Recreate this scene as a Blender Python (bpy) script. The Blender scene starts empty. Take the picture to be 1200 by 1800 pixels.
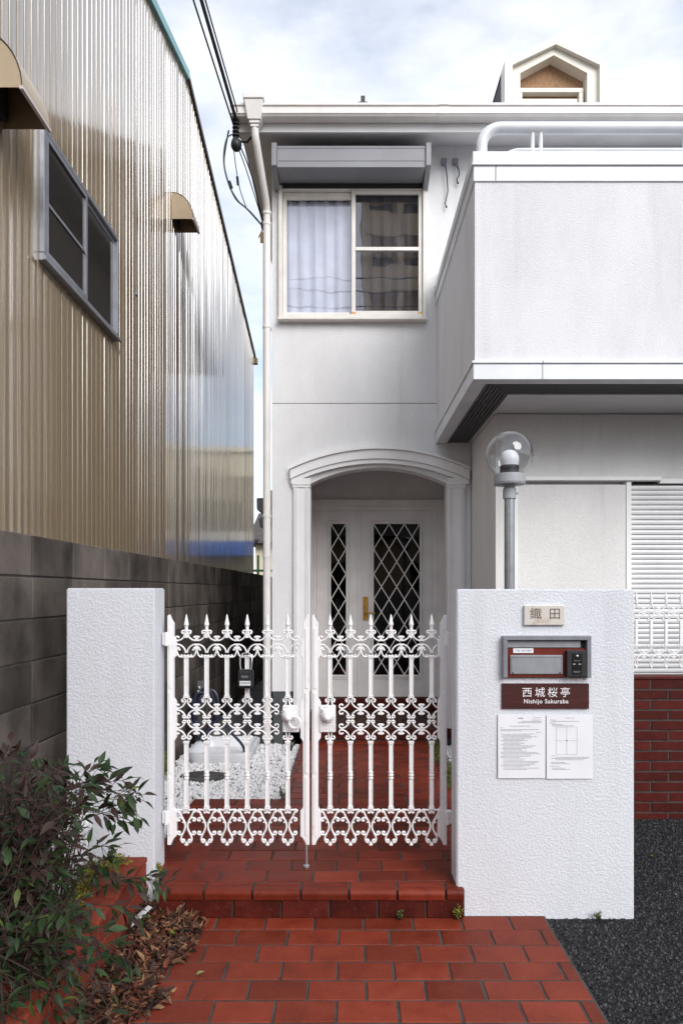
import bpy, bmesh, math, random
from mathutils import Vector, Matrix, Euler, noise

PI = math.pi
rnd = random.Random(7)
scene = bpy.context.scene
COL = scene.collection

# ------------------------------------------------------------------ camera
EYE = 1.52
F = 1200.0                     # focal length in pixels of the 1200x1800 photo
VX, VY = 612.0, 1040.0
cam_d = bpy.data.cameras.new('camera')
cam_d.sensor_fit = 'VERTICAL'
cam_d.sensor_height = 36.0
cam_d.lens = 24.0
cam_d.shift_x = -(VX - 600.0) / 1800.0
cam_d.shift_y = (VY - 900.0) / 1800.0
cam_d.clip_start = 0.05
cam_d.clip_end = 2000
cam = bpy.data.objects.new('camera', cam_d)
cam.location = (0, 0, EYE)
cam.rotation_euler = (PI / 2, 0, 0)
COL.objects.link(cam)
scene.camera = cam

# ------------------------------------------------------------------ sky, sun, exposure
SUN_DIR = Vector((0.38, -0.72, 0.54)).normalized()     # towards the veiled sun: high behind the camera, to the right
world = bpy.data.worlds.new('World')
scene.world = world
world.use_nodes = True
wn, wl_ = world.node_tree.nodes, world.node_tree.links
wn.clear()
w_out = wn.new('ShaderNodeOutputWorld')
w_bg = wn.new('ShaderNodeBackground')
w_bg.inputs['Strength'].default_value = 0.11
sky = wn.new('ShaderNodeTexSky')
sky.sky_type = 'NISHITA'
sky.sun_disc = False
sky.sun_elevation = math.asin(SUN_DIR.z)
sky.sun_rotation = math.atan2(SUN_DIR.x, SUN_DIR.y)
sky.air_density = 1.0
sky.dust_density = 1.0
sky.ozone_density = 2.0
w_tc = wn.new('ShaderNodeTexCoord')
w_map = wn.new('ShaderNodeMapping')
w_map.inputs['Scale'].default_value = (1.0, 1.0, 2.6)
w_map.inputs['Location'].default_value = (0.35, 0.2, 0.1)
w_no = wn.new('ShaderNodeTexNoise')
w_no.inputs['Scale'].default_value = 2.3
w_no.inputs['Detail'].default_value = 6
w_no.inputs['Roughness'].default_value = 0.55
w_rmp = wn.new('ShaderNodeValToRGB')
w_rmp.color_ramp.elements[0].position = 0.36
w_rmp.color_ramp.elements[0].color = (0.30, 0.30, 0.30, 1)
w_rmp.color_ramp.elements[1].position = 0.60
w_rmp.color_ramp.elements[1].color = (0.92, 0.92, 0.92, 1)
w_mix = wn.new('ShaderNodeMixRGB')
w_mix.inputs['Color2'].default_value = (6.3, 6.4, 6.65, 1)
wl_.new(w_tc.outputs['Generated'], w_map.inputs['Vector'])
wl_.new(w_map.outputs['Vector'], w_no.inputs['Vector'])
wl_.new(w_no.outputs['Fac'], w_rmp.inputs['Fac'])
wl_.new(w_rmp.outputs['Color'], w_mix.inputs['Fac'])
wl_.new(sky.outputs['Color'], w_mix.inputs['Color1'])
wl_.new(w_mix.outputs['Color'], w_bg.inputs['Color'])
wl_.new(w_bg.outputs['Background'], w_out.inputs['Surface'])

sun_d = bpy.data.lights.new('sun', 'SUN')
sun_d.energy = 1.5
sun_d.angle = math.radians(40)        # bright haze: soft shadows
sun_d.color = (1.0, 0.975, 0.95)
sun = bpy.data.objects.new('sun', sun_d)
sun.rotation_euler = SUN_DIR.to_track_quat('Z', 'Y').to_euler()
sun.location = SUN_DIR * 60
COL.objects.link(sun)

vs = scene.view_settings
vs.view_transform = 'Standard'
vs.look = 'None'
vs.exposure = 0.94
vs.gamma = 1.0
vs.use_curve_mapping = False

# ------------------------------------------------------------------ materials
def _new(name):
    m = bpy.data.materials.new(name)
    m.use_nodes = True
    nt = m.node_tree
    b = nt.nodes.get('Principled BSDF')
    return m, nt, b

def mat(name, col, rough=0.6, spec=0.5, metal=0.0, var=0.0, vscale=8.0, col2=None, bump=0.0, bscale=60.0,
        bdist=0.003, rand=0.0, detail=6, stretch=None, ramp=(0.35, 0.65), coat=0.0, sub=None):
    """Principled material: colour varied by noise (var or towards col2), noise bump, per-object random shade."""
    m, nt, b = _new(name)
    N, L = nt.nodes, nt.links
    b.inputs['Roughness'].default_value = rough
    b.inputs['Metallic'].default_value = metal
    b.inputs['Specular IOR Level'].default_value = spec
    if coat:
        b.inputs['Coat Weight'].default_value = coat
        b.inputs['Coat Roughness'].default_value = 0.15
    c = (*col, 1)
    b.inputs['Base Color'].default_value = c
    tc = N.new('ShaderNodeTexCoord')
    geo = N.new('ShaderNodeNewGeometry')
    vec = geo.outputs['Position']
    if stretch:
        mp = N.new('ShaderNodeMapping')
        mp.inputs['Scale'].default_value = stretch
        L.new(vec, mp.inputs['Vector'])
        vec = mp.outputs['Vector']
    last = None
    if var or col2:
        no = N.new('ShaderNodeTexNoise')
        no.inputs['Scale'].default_value = vscale
        no.inputs['Detail'].default_value = detail
        L.new(vec, no.inputs['Vector'])
        rp = N.new('ShaderNodeValToRGB')
        rp.color_ramp.elements[0].position = ramp[0]
        rp.color_ramp.elements[1].position = ramp[1]
        if col2:
            rp.color_ramp.elements[0].color = c
            rp.color_ramp.elements[1].color = (*col2, 1)
        else:
            rp.color_ramp.elements[0].color = (*[x * (1 - var) for x in col], 1)
            rp.color_ramp.elements[1].color = (*[min(1, x * (1 + var)) for x in col], 1)
        L.new(no.outputs['Fac'], rp.inputs['Fac'])
        last = rp.outputs['Color']
    if rand:
        oi = N.new('ShaderNodeObjectInfo')
        mr = N.new('ShaderNodeMapRange')
        mr.inputs['To Min'].default_value = 1 - rand
        mr.inputs['To Max'].default_value = 1 + rand
        L.new(oi.outputs['Random'], mr.inputs['Value'])
        mx = N.new('ShaderNodeMixRGB')
        mx.blend_type = 'MULTIPLY'
        mx.inputs['Fac'].default_value = 1
        if last:
            L.new(last, mx.inputs['Color1'])
        else:
            mx.inputs['Color1'].default_value = c
        L.new(mr.outputs['Result'], mx.inputs['Color2'])
        last = mx.outputs['Color']
    if last:
        L.new(last, b.inputs['Base Color'])
    if bump:
        nb = N.new('ShaderNodeTexNoise')
        nb.inputs['Scale'].default_value = bscale
        nb.inputs['Detail'].default_value = 4
        L.new(vec, nb.inputs['Vector'])
        bp = N.new('ShaderNodeBump')
        bp.inputs['Strength'].default_value = bump
        bp.inputs['Distance'].default_value = bdist
        L.new(nb.outputs['Fac'], bp.inputs['Height'])
        L.new(bp.outputs['Normal'], b.inputs['Normal'])
    return m

def stucco(name, col, scale, strength, dist, lo, hi, dirt=0.1, fine=0.35, dscale=(1.3, 1.3, 0.5), speck=0.1):
    """Sprayed stucco: flattened lumps with sharp little edges, soft vertical weathering streaks."""
    m, nt, b = _new(name)
    N, L = nt.nodes, nt.links
    b.inputs['Roughness'].default_value = 0.85
    b.inputs['Specular IOR Level'].default_value = 0.25
    geo = N.new('ShaderNodeNewGeometry')
    n1 = N.new('ShaderNodeTexNoise')
    n1.inputs['Scale'].default_value = scale
    n1.inputs['Detail'].default_value = 5
    n1.inputs['Roughness'].default_value = 0.6
    L.new(geo.outputs['Position'], n1.inputs['Vector'])
    mr = N.new('ShaderNodeMapRange')
    mr.interpolation_type = 'SMOOTHSTEP'
    mr.inputs['From Min'].default_value = lo
    mr.inputs['From Max'].default_value = hi
    L.new(n1.outputs['Fac'], mr.inputs['Value'])
    n2 = N.new('ShaderNodeTexNoise')
    n2.inputs['Scale'].default_value = scale * 4
    n2.inputs['Detail'].default_value = 4
    L.new(geo.outputs['Position'], n2.inputs['Vector'])
    ad = N.new('ShaderNodeMath')
    ad.operation = 'MULTIPLY_ADD'
    ad.inputs[1].default_value = fine
    L.new(n2.outputs['Fac'], ad.inputs[0])
    L.new(mr.outputs['Result'], ad.inputs[2])
    bp = N.new('ShaderNodeBump')
    bp.inputs['Strength'].default_value = strength
    bp.inputs['Distance'].default_value = dist
    L.new(ad.outputs[0], bp.inputs['Height'])
    L.new(bp.outputs['Normal'], b.inputs['Normal'])
    mp = N.new('ShaderNodeMapping')
    mp.inputs['Scale'].default_value = dscale
    L.new(geo.outputs['Position'], mp.inputs['Vector'])
    n3 = N.new('ShaderNodeTexNoise')
    n3.inputs['Scale'].default_value = 1.6
    n3.inputs['Detail'].default_value = 7
    n3.inputs['Roughness'].default_value = 0.65
    L.new(mp.outputs['Vector'], n3.inputs['Vector'])
    rp = N.new('ShaderNodeValToRGB')
    rp.color_ramp.elements[0].position = 0.3
    rp.color_ramp.elements[0].color = (*[c * (1 - dirt) for c in col], 1)
    rp.color_ramp.elements[1].position = 0.6
    rp.color_ramp.elements[1].color = (*col, 1)
    L.new(n3.outputs['Fac'], rp.inputs['Fac'])
    n4 = N.new('ShaderNodeTexNoise')
    n4.inputs['Scale'].default_value = scale * 1.7
    n4.inputs['Detail'].default_value = 2
    L.new(geo.outputs['Position'], n4.inputs['Vector'])
    m4 = N.new('ShaderNodeMapRange')
    m4.inputs['From Min'].default_value = 0.3; m4.inputs['From Max'].default_value = 0.55
    m4.inputs['To Min'].default_value = 1 - speck; m4.inputs['To Max'].default_value = 1.0
    L.new(n4.outputs['Fac'], m4.inputs['Value'])
    # rain streaks
    mp5 = N.new('ShaderNodeMapping'); mp5.inputs['Scale'].default_value = (9, 9, 0.55)
    L.new(geo.outputs['Position'], mp5.inputs['Vector'])
    n5 = N.new('ShaderNodeTexNoise'); n5.inputs['Scale'].default_value = 1.0; n5.inputs['Detail'].default_value = 5
    L.new(mp5.outputs['Vector'], n5.inputs['Vector'])
    m5 = N.new('ShaderNodeMapRange')
    m5.inputs['From Min'].default_value = 0.58; m5.inputs['From Max'].default_value = 0.78
    m5.inputs['To Min'].default_value = 1.0; m5.inputs['To Max'].default_value = 1.0 - 1.1 * dirt
    L.new(n5.outputs['Fac'], m5.inputs['Value'])
    mz = N.new('ShaderNodeMixRGB'); mz.blend_type = 'MULTIPLY'; mz.inputs['Fac'].default_value = 1
    L.new(rp.outputs['Color'], mz.inputs['Color1']); L.new(m5.outputs['Result'], mz.inputs['Color2'])
    mm = N.new('ShaderNodeMixRGB'); mm.blend_type = 'MULTIPLY'; mm.inputs['Fac'].default_value = 1
    L.new(mz.outputs['Color'], mm.inputs['Color1']); L.new(m4.outputs['Result'], mm.inputs['Color2'])
    L.new(mm.outputs['Color'], b.inputs['Base Color'])
    return m

def glass(name, tint=(1, 1, 1), ior=1.5, rough=0.0, wav=0.0):
    """Thin pane: physical Fresnel reflection over clear transmission."""
    m, nt, b = _new(name)
    N, L = nt.nodes, nt.links
    N.remove(b)
    out = N.get('Material Output')
    tr = N.new('ShaderNodeBsdfTransparent')
    tr.inputs['Color'].default_value = (*tint, 1)
    gl = N.new('ShaderNodeBsdfGlossy')
    gl.inputs['Roughness'].default_value = rough
    f0 = ((ior - 1) / (ior + 1)) ** 2
    lw = N.new('ShaderNodeLayerWeight')
    lw.inputs['Blend'].default_value = 0.5
    p5 = N.new('ShaderNodeMath'); p5.operation = 'POWER'; p5.inputs[1].default_value = 5.0
    L.new(lw.outputs['Facing'], p5.inputs[0])
    fr = N.new('ShaderNodeMath'); fr.operation = 'MULTIPLY_ADD'
    fr.inputs[1].default_value = 1 - f0; fr.inputs[2].default_value = f0
    L.new(p5.outputs[0], fr.inputs[0])
    mx = N.new('ShaderNodeMixShader')
    if wav:
        geo = N.new('ShaderNodeNewGeometry')
        no = N.new('ShaderNodeTexNoise')
        no.inputs['Scale'].default_value = 2.0
        L.new(geo.outputs['Position'], no.inputs['Vector'])
        bp = N.new('ShaderNodeBump')
        bp.inputs['Strength'].default_value = wav
        bp.inputs['Distance'].default_value = 0.05
        L.new(no.outputs['Fac'], bp.inputs['Height'])
        L.new(bp.outputs['Normal'], gl.inputs['Normal'])
    L.new(fr.outputs[0], mx.inputs['Fac'])
    L.new(tr.outputs['BSDF'], mx.inputs[1])
    L.new(gl.outputs['BSDF'], mx.inputs[2])
    L.new(mx.outputs['Shader'], out.inputs['Surface'])
    return m

def cladding_mat():
    m, nt, b = _new('tan_painted_cladding')
    N, L = nt.nodes, nt.links
    b.inputs['Base Color'].default_value = (0.25, 0.18, 0.10, 1)
    b.inputs['Roughness'].default_value = 0.17
    b.inputs['IOR'].default_value = 3.4
    b.inputs['Coat Weight'].default_value = 0.35
    b.inputs['Coat Roughness'].default_value = 0.05
    geo = N.new('ShaderNodeNewGeometry')
    mp = N.new('ShaderNodeMapping')
    mp.inputs['Scale'].default_value = (1, 11.0, 0.45)
    L.new(geo.outputs['Position'], mp.inputs['Vector'])
    no = N.new('ShaderNodeTexNoise')
    no.inputs['Scale'].default_value = 1.0
    no.inputs['Detail'].default_value = 3
    L.new(mp.outputs['Vector'], no.inputs['Vector'])
    bp = N.new('ShaderNodeBump')
    bp.inputs['Strength'].default_value = 0.22
    bp.inputs['Distance'].default_value = 0.010
    L.new(no.outputs['Fac'], bp.inputs['Height'])
    L.new(bp.outputs['Normal'], b.inputs['Normal'])
    L.new(bp.outputs['Normal'], b.inputs['Coat Normal'])
    return m

def asphalt_mat():
    m, nt, b = _new('coarse_asphalt')
    N, L = nt.nodes, nt.links
    b.inputs['Roughness'].default_value = 0.8
    b.inputs['Specular IOR Level'].default_value = 0.2
    geo = N.new('ShaderNodeNewGeometry')
    vo = N.new('ShaderNodeTexVoronoi')
    vo.inputs['Scale'].default_value = 150
    L.new(geo.outputs['Position'], vo.inputs['Vector'])
    rp = N.new('ShaderNodeValToRGB')
    e = rp.color_ramp.elements
    e[0].position = 0.0; e[0].color = (0.007, 0.007, 0.008, 1)
    e[1].position = 0.93; e[1].color = (0.034, 0.034, 0.037, 1)
    x = e.new(0.97); x.color = (0.06, 0.06, 0.06, 1)
    sx = N.new('ShaderNodeSeparateColor')
    L.new(vo.outputs['Color'], sx.inputs['Color'])
    L.new(sx.outputs['Red'], rp.inputs['Fac'])
    L.new(rp.outputs['Color'], b.inputs['Base Color'])
    no = N.new('ShaderNodeTexNoise')
    no.inputs['Scale'].default_value = 60
    no.inputs['Detail'].default_value = 5
    L.new(geo.outputs['Position'], no.inputs['Vector'])
    ad = N.new('ShaderNodeMath'); ad.operation = 'SUBTRACT'
    L.new(no.outputs['Fac'], ad.inputs[0])
    L.new(vo.outputs['Distance'], ad.inputs[1])
    bp = N.new('ShaderNodeBump')
    bp.inputs['Strength'].default_value = 1.0
    bp.inputs['Distance'].default_value = 0.008
    L.new(ad.outputs[0], bp.inputs['Height'])
    L.new(bp.outputs['Normal'], b.inputs['Normal'])
    return m

def tile_mat(name, col, col2, rough=0.42, rand=0.26, grime=(0.05, 0.03, 0.025)):
    m, nt, b = _new(name)
    N, L = nt.nodes, nt.links
    geo = N.new('ShaderNodeNewGeometry')
    oi = N.new('ShaderNodeObjectInfo')
    no = N.new('ShaderNodeTexNoise')
    no.inputs['Scale'].default_value = 7
    no.inputs['Detail'].default_value = 10
    no.inputs['Roughness'].default_value = 0.72
    # each piece reads its own patch of the noise
    sh_ = N.new('ShaderNodeVectorMath'); sh_.operation = 'MULTIPLY_ADD'
    sh_.inputs[1].default_value = (1, 1, 1)
    cx_ = N.new('ShaderNodeCombineXYZ')
    ml_ = N.new('ShaderNodeMath'); ml_.operation = 'MULTIPLY'; ml_.inputs[1].default_value = 37.0
    L.new(oi.outputs['Random'], ml_.inputs[0])
    L.new(ml_.outputs[0], cx_.inputs[0]); L.new(ml_.outputs[0], cx_.inputs[2])
    L.new(geo.outputs['Position'], sh_.inputs[0]); L.new(cx_.outputs[0], sh_.inputs[2])
    L.new(sh_.outputs[0], no.inputs['Vector'])
    rp = N.new('ShaderNodeValToRGB')
    e = rp.color_ramp.elements
    e[0].position = 0.24; e[0].color = (*grime, 1)
    e[1].position = 0.62; e[1].color = (*col2, 1)
    x = e.new(0.44); x.color = (*col, 1)
    L.new(no.outputs['Fac'], rp.inputs['Fac'])
    mr = N.new('ShaderNodeMapRange')
    mr.inputs['To Min'].default_value = 1 - rand
    mr.inputs['To Max'].default_value = 1 + rand
    L.new(oi.outputs['Random'], mr.inputs['Value'])
    mx = N.new('ShaderNodeMixRGB'); mx.blend_type = 'MULTIPLY'; mx.inputs['Fac'].default_value = 1
    L.new(rp.outputs['Color'], mx.inputs['Color1'])
    L.new(mr.outputs['Result'], mx.inputs['Color2'])
    # pale mineral specks
    vo = N.new('ShaderNodeTexNoise')
    vo.inputs['Scale'].default_value = 160
    L.new(geo.outputs['Position'], vo.inputs['Vector'])
    r2 = N.new('ShaderNodeValToRGB')
    r2.color_ramp.elements[0].position = 0.70; r2.color_ramp.elements[0].color = (0, 0, 0, 1)
    r2.color_ramp.elements[1].position = 0.76; r2.color_ramp.elements[1].color = (0.5, 0.5, 0.5, 1)
    L.new(vo.outputs['Fac'], r2.inputs['Fac'])
    m2 = N.new('ShaderNodeMixRGB')
    m2.inputs['Color2'].default_value = (0.42, 0.30, 0.26, 1)
    L.new(r2.outputs['Color'], m2.inputs['Fac'])
    L.new(mx.outputs['Color'], m2.inputs['Color1'])
    L.new(m2.outputs['Color'], b.inputs['Base Color'])
    b.inputs['Roughness'].default_value = rough
    b.inputs['Specular IOR Level'].default_value = 0.18
    mr3 = N.new('ShaderNodeMapRange')
    mr3.inputs['To Min'].default_value = rough - 0.12
    mr3.inputs['To Max'].default_value = rough + 0.3
    L.new(no.outputs['Fac'], mr3.inputs['Value'])
    L.new(mr3.outputs['Result'], b.inputs['Roughness'])
    nb = N.new('ShaderNodeTexNoise')
    nb.inputs['Scale'].default_value = 70
    nb.inputs['Detail'].default_value = 5
    L.new(geo.outputs['Position'], nb.inputs['Vector'])
    bp = N.new('ShaderNodeBump')
    bp.inputs['Strength'].default_value = 0.35
    bp.inputs['Distance'].default_value = 0.003
    L.new(nb.outputs['Fac'], bp.inputs['Height'])
    L.new(bp.outputs['Normal'], b.inputs['Normal'])
    return m

def leaf_mat(name, a, c, back=0.0):
    m = mat(name, a, rough=0.5, spec=0.25, col2=c, vscale=14, ramp=(0.3, 0.7), rand=0.35)
    return m

M = {}
M['pillar'] = stucco('white_pillar_stucco', (0.73, 0.745, 0.79), 88, 0.42, 0.005, 0.38, 0.62, dirt=0.07, speck=0.05)
M['facade'] = stucco('white_facade_stucco', (0.835, 0.838, 0.85), 110, 0.38, 0.005, 0.36, 0.64, dirt=0.10, speck=0.10)
M['facade2'] = stucco('grey_white_stucco', (0.83, 0.82, 0.81), 110, 0.38, 0.005, 0.36, 0.64, dirt=0.10, speck=0.10)
M['soffit'] = mat('soffit_board', (0.66, 0.66, 0.67), 0.6, var=0.06, vscale=2.5)
M['trim'] = mat('white_painted_trim', (0.865, 0.865, 0.87), 0.45, var=0.03, vscale=5)
M['trim2'] = mat('bluish_white_metal', (0.72, 0.74, 0.77), 0.35, var=0.05, vscale=5)
M['cream'] = mat('cream_plastic', (0.78, 0.755, 0.73), 0.4, var=0.05, vscale=6)
M['gate'] = mat('white_cast_paint', (0.85, 0.84, 0.84), 0.4, spec=0.4, col2=(0.66, 0.62, 0.56), vscale=22, ramp=(0.60, 0.85), detail=9, bump=0.2, bscale=140, bdist=0.002)
M['door'] = mat('door_white_paint', (0.86, 0.84, 0.82), 0.42, var=0.05, vscale=6)
M['frame'] = mat('cream_window_frame', (0.74, 0.71, 0.67), 0.4, var=0.06, vscale=8)
M['shutterbox'] = mat('grey_shutter_box', (0.25, 0.255, 0.275), 0.45, var=0.05, vscale=4)
M['shutter'] = mat('shutter_slat_white', (0.72, 0.72, 0.73), 0.4, var=0.04, vscale=6)
M['dark'] = mat('dark_gap', (0.02, 0.02, 0.022), 0.8)
M['slat'] = mat('dark_vent_slat', (0.055, 0.055, 0.058), 0.5)
M['foundation'] = mat('dark_mortar_foundation', (0.075, 0.08, 0.085), 0.85, var=0.2, vscale=10, bump=0.3)
M['roof'] = mat('dark_slate_roof', (0.07, 0.06, 0.06), 0.7, var=0.25, vscale=6)
M['dormer_wall'] = mat('tan_dormer_stucco', (0.34, 0.20, 0.11), 0.85, var=0.15, vscale=30, bump=0.5, bscale=150)
M['dormer'] = mat('dormer_cream_paint', (0.80, 0.76, 0.68), 0.5, var=0.05, vscale=6)
M['glass'] = glass('window_glass', (0.90, 0.91, 0.94), ior=2.0, wav=0.03)
M['doorglass'] = glass('dark_door_glass', (0.25, 0.25, 0.25), ior=1.45, wav=0.06)
M['globe'] = glass('clear_globe', (0.94, 0.945, 0.955), ior=1.62)
M['curtain'] = mat('white_lace_curtain', (0.85, 0.86, 0.90), 0.9, var=0.08, vscale=5)
M['curtain2'] = mat('grey_curtain', (0.12, 0.115, 0.115), 0.9, var=0.1, vscale=5)
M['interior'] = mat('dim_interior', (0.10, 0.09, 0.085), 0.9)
M['brass'] = mat('aged_brass', (0.55, 0.30, 0.07), 0.35, metal=0.85, var=0.3, vscale=40)
M['clad'] = cladding_mat()
M['cladtrim'] = mat('teal_edge_trim', (0.13, 0.36, 0.38), 0.35, var=0.1, vscale=5)
M['darktrim'] = mat('dark_edge_trim', (0.035, 0.03, 0.028), 0.5)
M['hood'] = mat('tan_hood_paint', (0.40, 0.31, 0.20), 0.3, var=0.06, vscale=6)
M['hoodlight'] = mat('pale_hood_edge', (0.55, 0.50, 0.48), 0.3, var=0.06, vscale=6)
M['bronze'] = mat('grey_aluminium_frame', (0.28, 0.29, 0.32), 0.3, metal=0.4, var=0.1, vscale=10)
M['block'] = mat('grey_block', (0.048, 0.041, 0.036), 0.9, spec=0.15, col2=(0.15, 0.128, 0.112), vscale=3.4, ramp=(0.32, 0.68), detail=9,
                 stretch=(1.2, 1.2, 0.8), bump=0.9, bscale=170, bdist=0.005, rand=0.38)
M['mortar'] = mat('dark_mortar', (0.055, 0.048, 0.043), 0.95, var=0.3, vscale=30, bump=0.5, bscale=120)
M['joint'] = mat('grey_cement_joint', (0.052, 0.048, 0.044), 0.95, var=0.35, vscale=14, bump=0.5, bscale=200)
M['tile'] = tile_mat('red_quarry_tile', (0.165, 0.025, 0.011), (0.20, 0.036, 0.018), grime=(0.085, 0.016, 0.010))
M['tile_step'] = tile_mat('red_step_tile', (0.145, 0.020, 0.009), (0.185, 0.030, 0.015), rough=0.32, grime=(0.035, 0.015, 0.012))
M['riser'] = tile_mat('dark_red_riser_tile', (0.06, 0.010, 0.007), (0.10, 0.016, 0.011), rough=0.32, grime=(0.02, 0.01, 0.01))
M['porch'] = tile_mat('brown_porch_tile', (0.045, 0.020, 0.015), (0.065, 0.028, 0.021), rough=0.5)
M['brick'] = tile_mat('dark_red_wall_brick', (0.060, 0.007, 0.005), (0.080, 0.010, 0.007), rough=0.5, grime=(0.06, 0.012, 0.01))
M['planter'] = tile_mat('orange_red_planter_brick', (0.20, 0.034, 0.018), (0.27, 0.055, 0.030), rough=0.65, grime=(0.09, 0.016, 0.01))
M['asphalt'] = asphalt_mat()
M['chip'] = mat('asphalt_aggregate', (0.008, 0.008, 0.009), 0.55, spec=0.3, var=0.8, vscale=120, rand=0.0)
M['chip_mid'] = mat('grey_aggregate', (0.040, 0.040, 0.044), 0.5, spec=0.35, var=0.5, vscale=120)
M['chip_pale'] = mat('pale_aggregate', (0.28, 0.28, 0.29), 0.6, var=0.3, vscale=200)
M['soil'] = mat('dark_soil', (0.045, 0.035, 0.027), 0.95, var=0.4, vscale=20, bump=1.0, bscale=60, bdist=0.01)
M['concrete'] = mat('alley_concrete', (0.14, 0.14, 0.14), 0.9, var=0.3, vscale=4, bump=0.3, bscale=80)
M['pebble'] = mat('white_pebble', (0.76, 0.76, 0.78), 0.55, col2=(0.50, 0.47, 0.43), vscale=70, ramp=(0.52, 0.72))
M['stone'] = mat('dark_stepping_stone', (0.06, 0.058, 0.056), 0.8, var=0.4, vscale=25, bump=0.8, bscale=50, bdist=0.006)
M['sink'] = mat('white_tub', (0.78, 0.79, 0.82), 0.3, var=0.03, vscale=6)
M['hose'] = mat('navy_hose', (0.018, 0.022, 0.05), 0.35)
M['steel'] = mat('galvanised_steel', (0.45, 0.46, 0.48), 0.35, metal=0.7, var=0.1, vscale=20)
M['pole'] = mat('grey_lamp_pole', (0.30, 0.31, 0.33), 0.35, metal=0.5, var=0.1, vscale=20)
M['lampcap'] = mat('grey_lamp_collar', (0.33, 0.34, 0.36), 0.45, var=0.06, vscale=20)
M['black'] = mat('black_plastic', (0.018, 0.018, 0.02), 0.45, var=0.2, vscale=30)
M['bulb'] = mat('opal_bulb', (0.86, 0.87, 0.88), 0.3)
M['marble'] = mat('stained_marble', (0.60, 0.57, 0.52), 0.4, col2=(0.36, 0.22, 0.12), vscale=18, ramp=(0.52, 0.80), detail=8)
M['engrave'] = mat('engraved_dark', (0.14, 0.11, 0.085), 0.9)
M['mailgrey'] = mat('grey_mail_metal', (0.26, 0.27, 0.30), 0.38, metal=0.35, var=0.08, vscale=25)
M['mailflap'] = mat('pale_grey_mail_flap', (0.33, 0.34, 0.37), 0.35, metal=0.3, var=0.06, vscale=25)
M['mailred'] = mat('brown_red_mail_panel', (0.14, 0.022, 0.014), 0.3, var=0.15, vscale=20)
M['signwood'] = mat('dark_red_wood_sign', (0.035, 0.008, 0.007), 0.4, col2=(0.075, 0.016, 0.013), vscale=6, stretch=(1.2, 1, 18), ramp=(0.3, 0.7))
M['white'] = mat('white_letter', (0.82, 0.80, 0.82), 0.5)
M['paper'] = mat('white_paper', (0.78, 0.79, 0.82), 0.75, var=0.02, vscale=10)
M['ink'] = mat('grey_print', (0.13, 0.13, 0.14), 0.8)
M['inkfaint'] = mat('faint_grey_print', (0.42, 0.42, 0.44), 0.8)
M['leafg'] = leaf_mat('dark_green_leaf', (0.009, 0.024, 0.009), (0.034, 0.058, 0.018))
M['leafp'] = leaf_mat('purple_green_leaf', (0.040, 0.014, 0.015), (0.030, 0.024, 0.014))
M['leafy'] = leaf_mat('yellow_green_leaf', (0.05, 0.085, 0.018), (0.11, 0.13, 0.03))
M['stem'] = mat('brown_stem', (0.05, 0.03, 0.022), 0.8)
M['moss'] = mat('yellow_green_moss', (0.12, 0.14, 0.012), 0.8, col2=(0.26, 0.24, 0.02), vscale=40)
M['weed'] = mat('green_weed', (0.05, 0.085, 0.015), 0.6, col2=(0.16, 0.15, 0.03), vscale=60)
def litter_mat(name, c): return mat(name, c, 0.75, var=0.45, vscale=18)
M['lit1'] = litter_mat('dry_leaf_brown', (0.09, 0.036, 0.018))
M['lit2'] = litter_mat('dry_leaf_tan', (0.22, 0.12, 0.055))
M['lit3'] = litter_mat('dry_leaf_rust', (0.13, 0.032, 0.014))
M['lit4'] = litter_mat('dry_leaf_dark', (0.03, 0.014, 0.009))
M['cable'] = mat('black_cable', (0.010, 0.010, 0.011), 0.5)
M['greycable'] = mat('grey_cable', (0.12, 0.13, 0.14), 0.5)
M['meter'] = mat('grey_meter', (0.10, 0.10, 0.105), 0.5)
M['wood'] = mat('ochre_board', (0.22, 0.14, 0.05), 0.7, var=0.2, vscale=20)
M['farwall'] = mat('far_cream_wall', (0.86, 0.78, 0.60), 0.8, var=0.06, vscale=2)
M['blue'] = mat('blue_sheet', (0.03, 0.16, 0.55), 0.6, var=0.15, vscale=3)
M['greenrail'] = mat('green_rail', (0.02, 0.10, 0.04), 0.5)
M['tanblock'] = mat('tan_concrete', (0.80, 0.60, 0.40), 0.8, var=0.1, vscale=0.6)
M['darkwin'] = mat('dark_window', (0.018, 0.017, 0.018), 0.06)
M['polecon'] = mat('pole_concrete', (0.35, 0.34, 0.33), 0.8, var=0.1, vscale=4)

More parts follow.
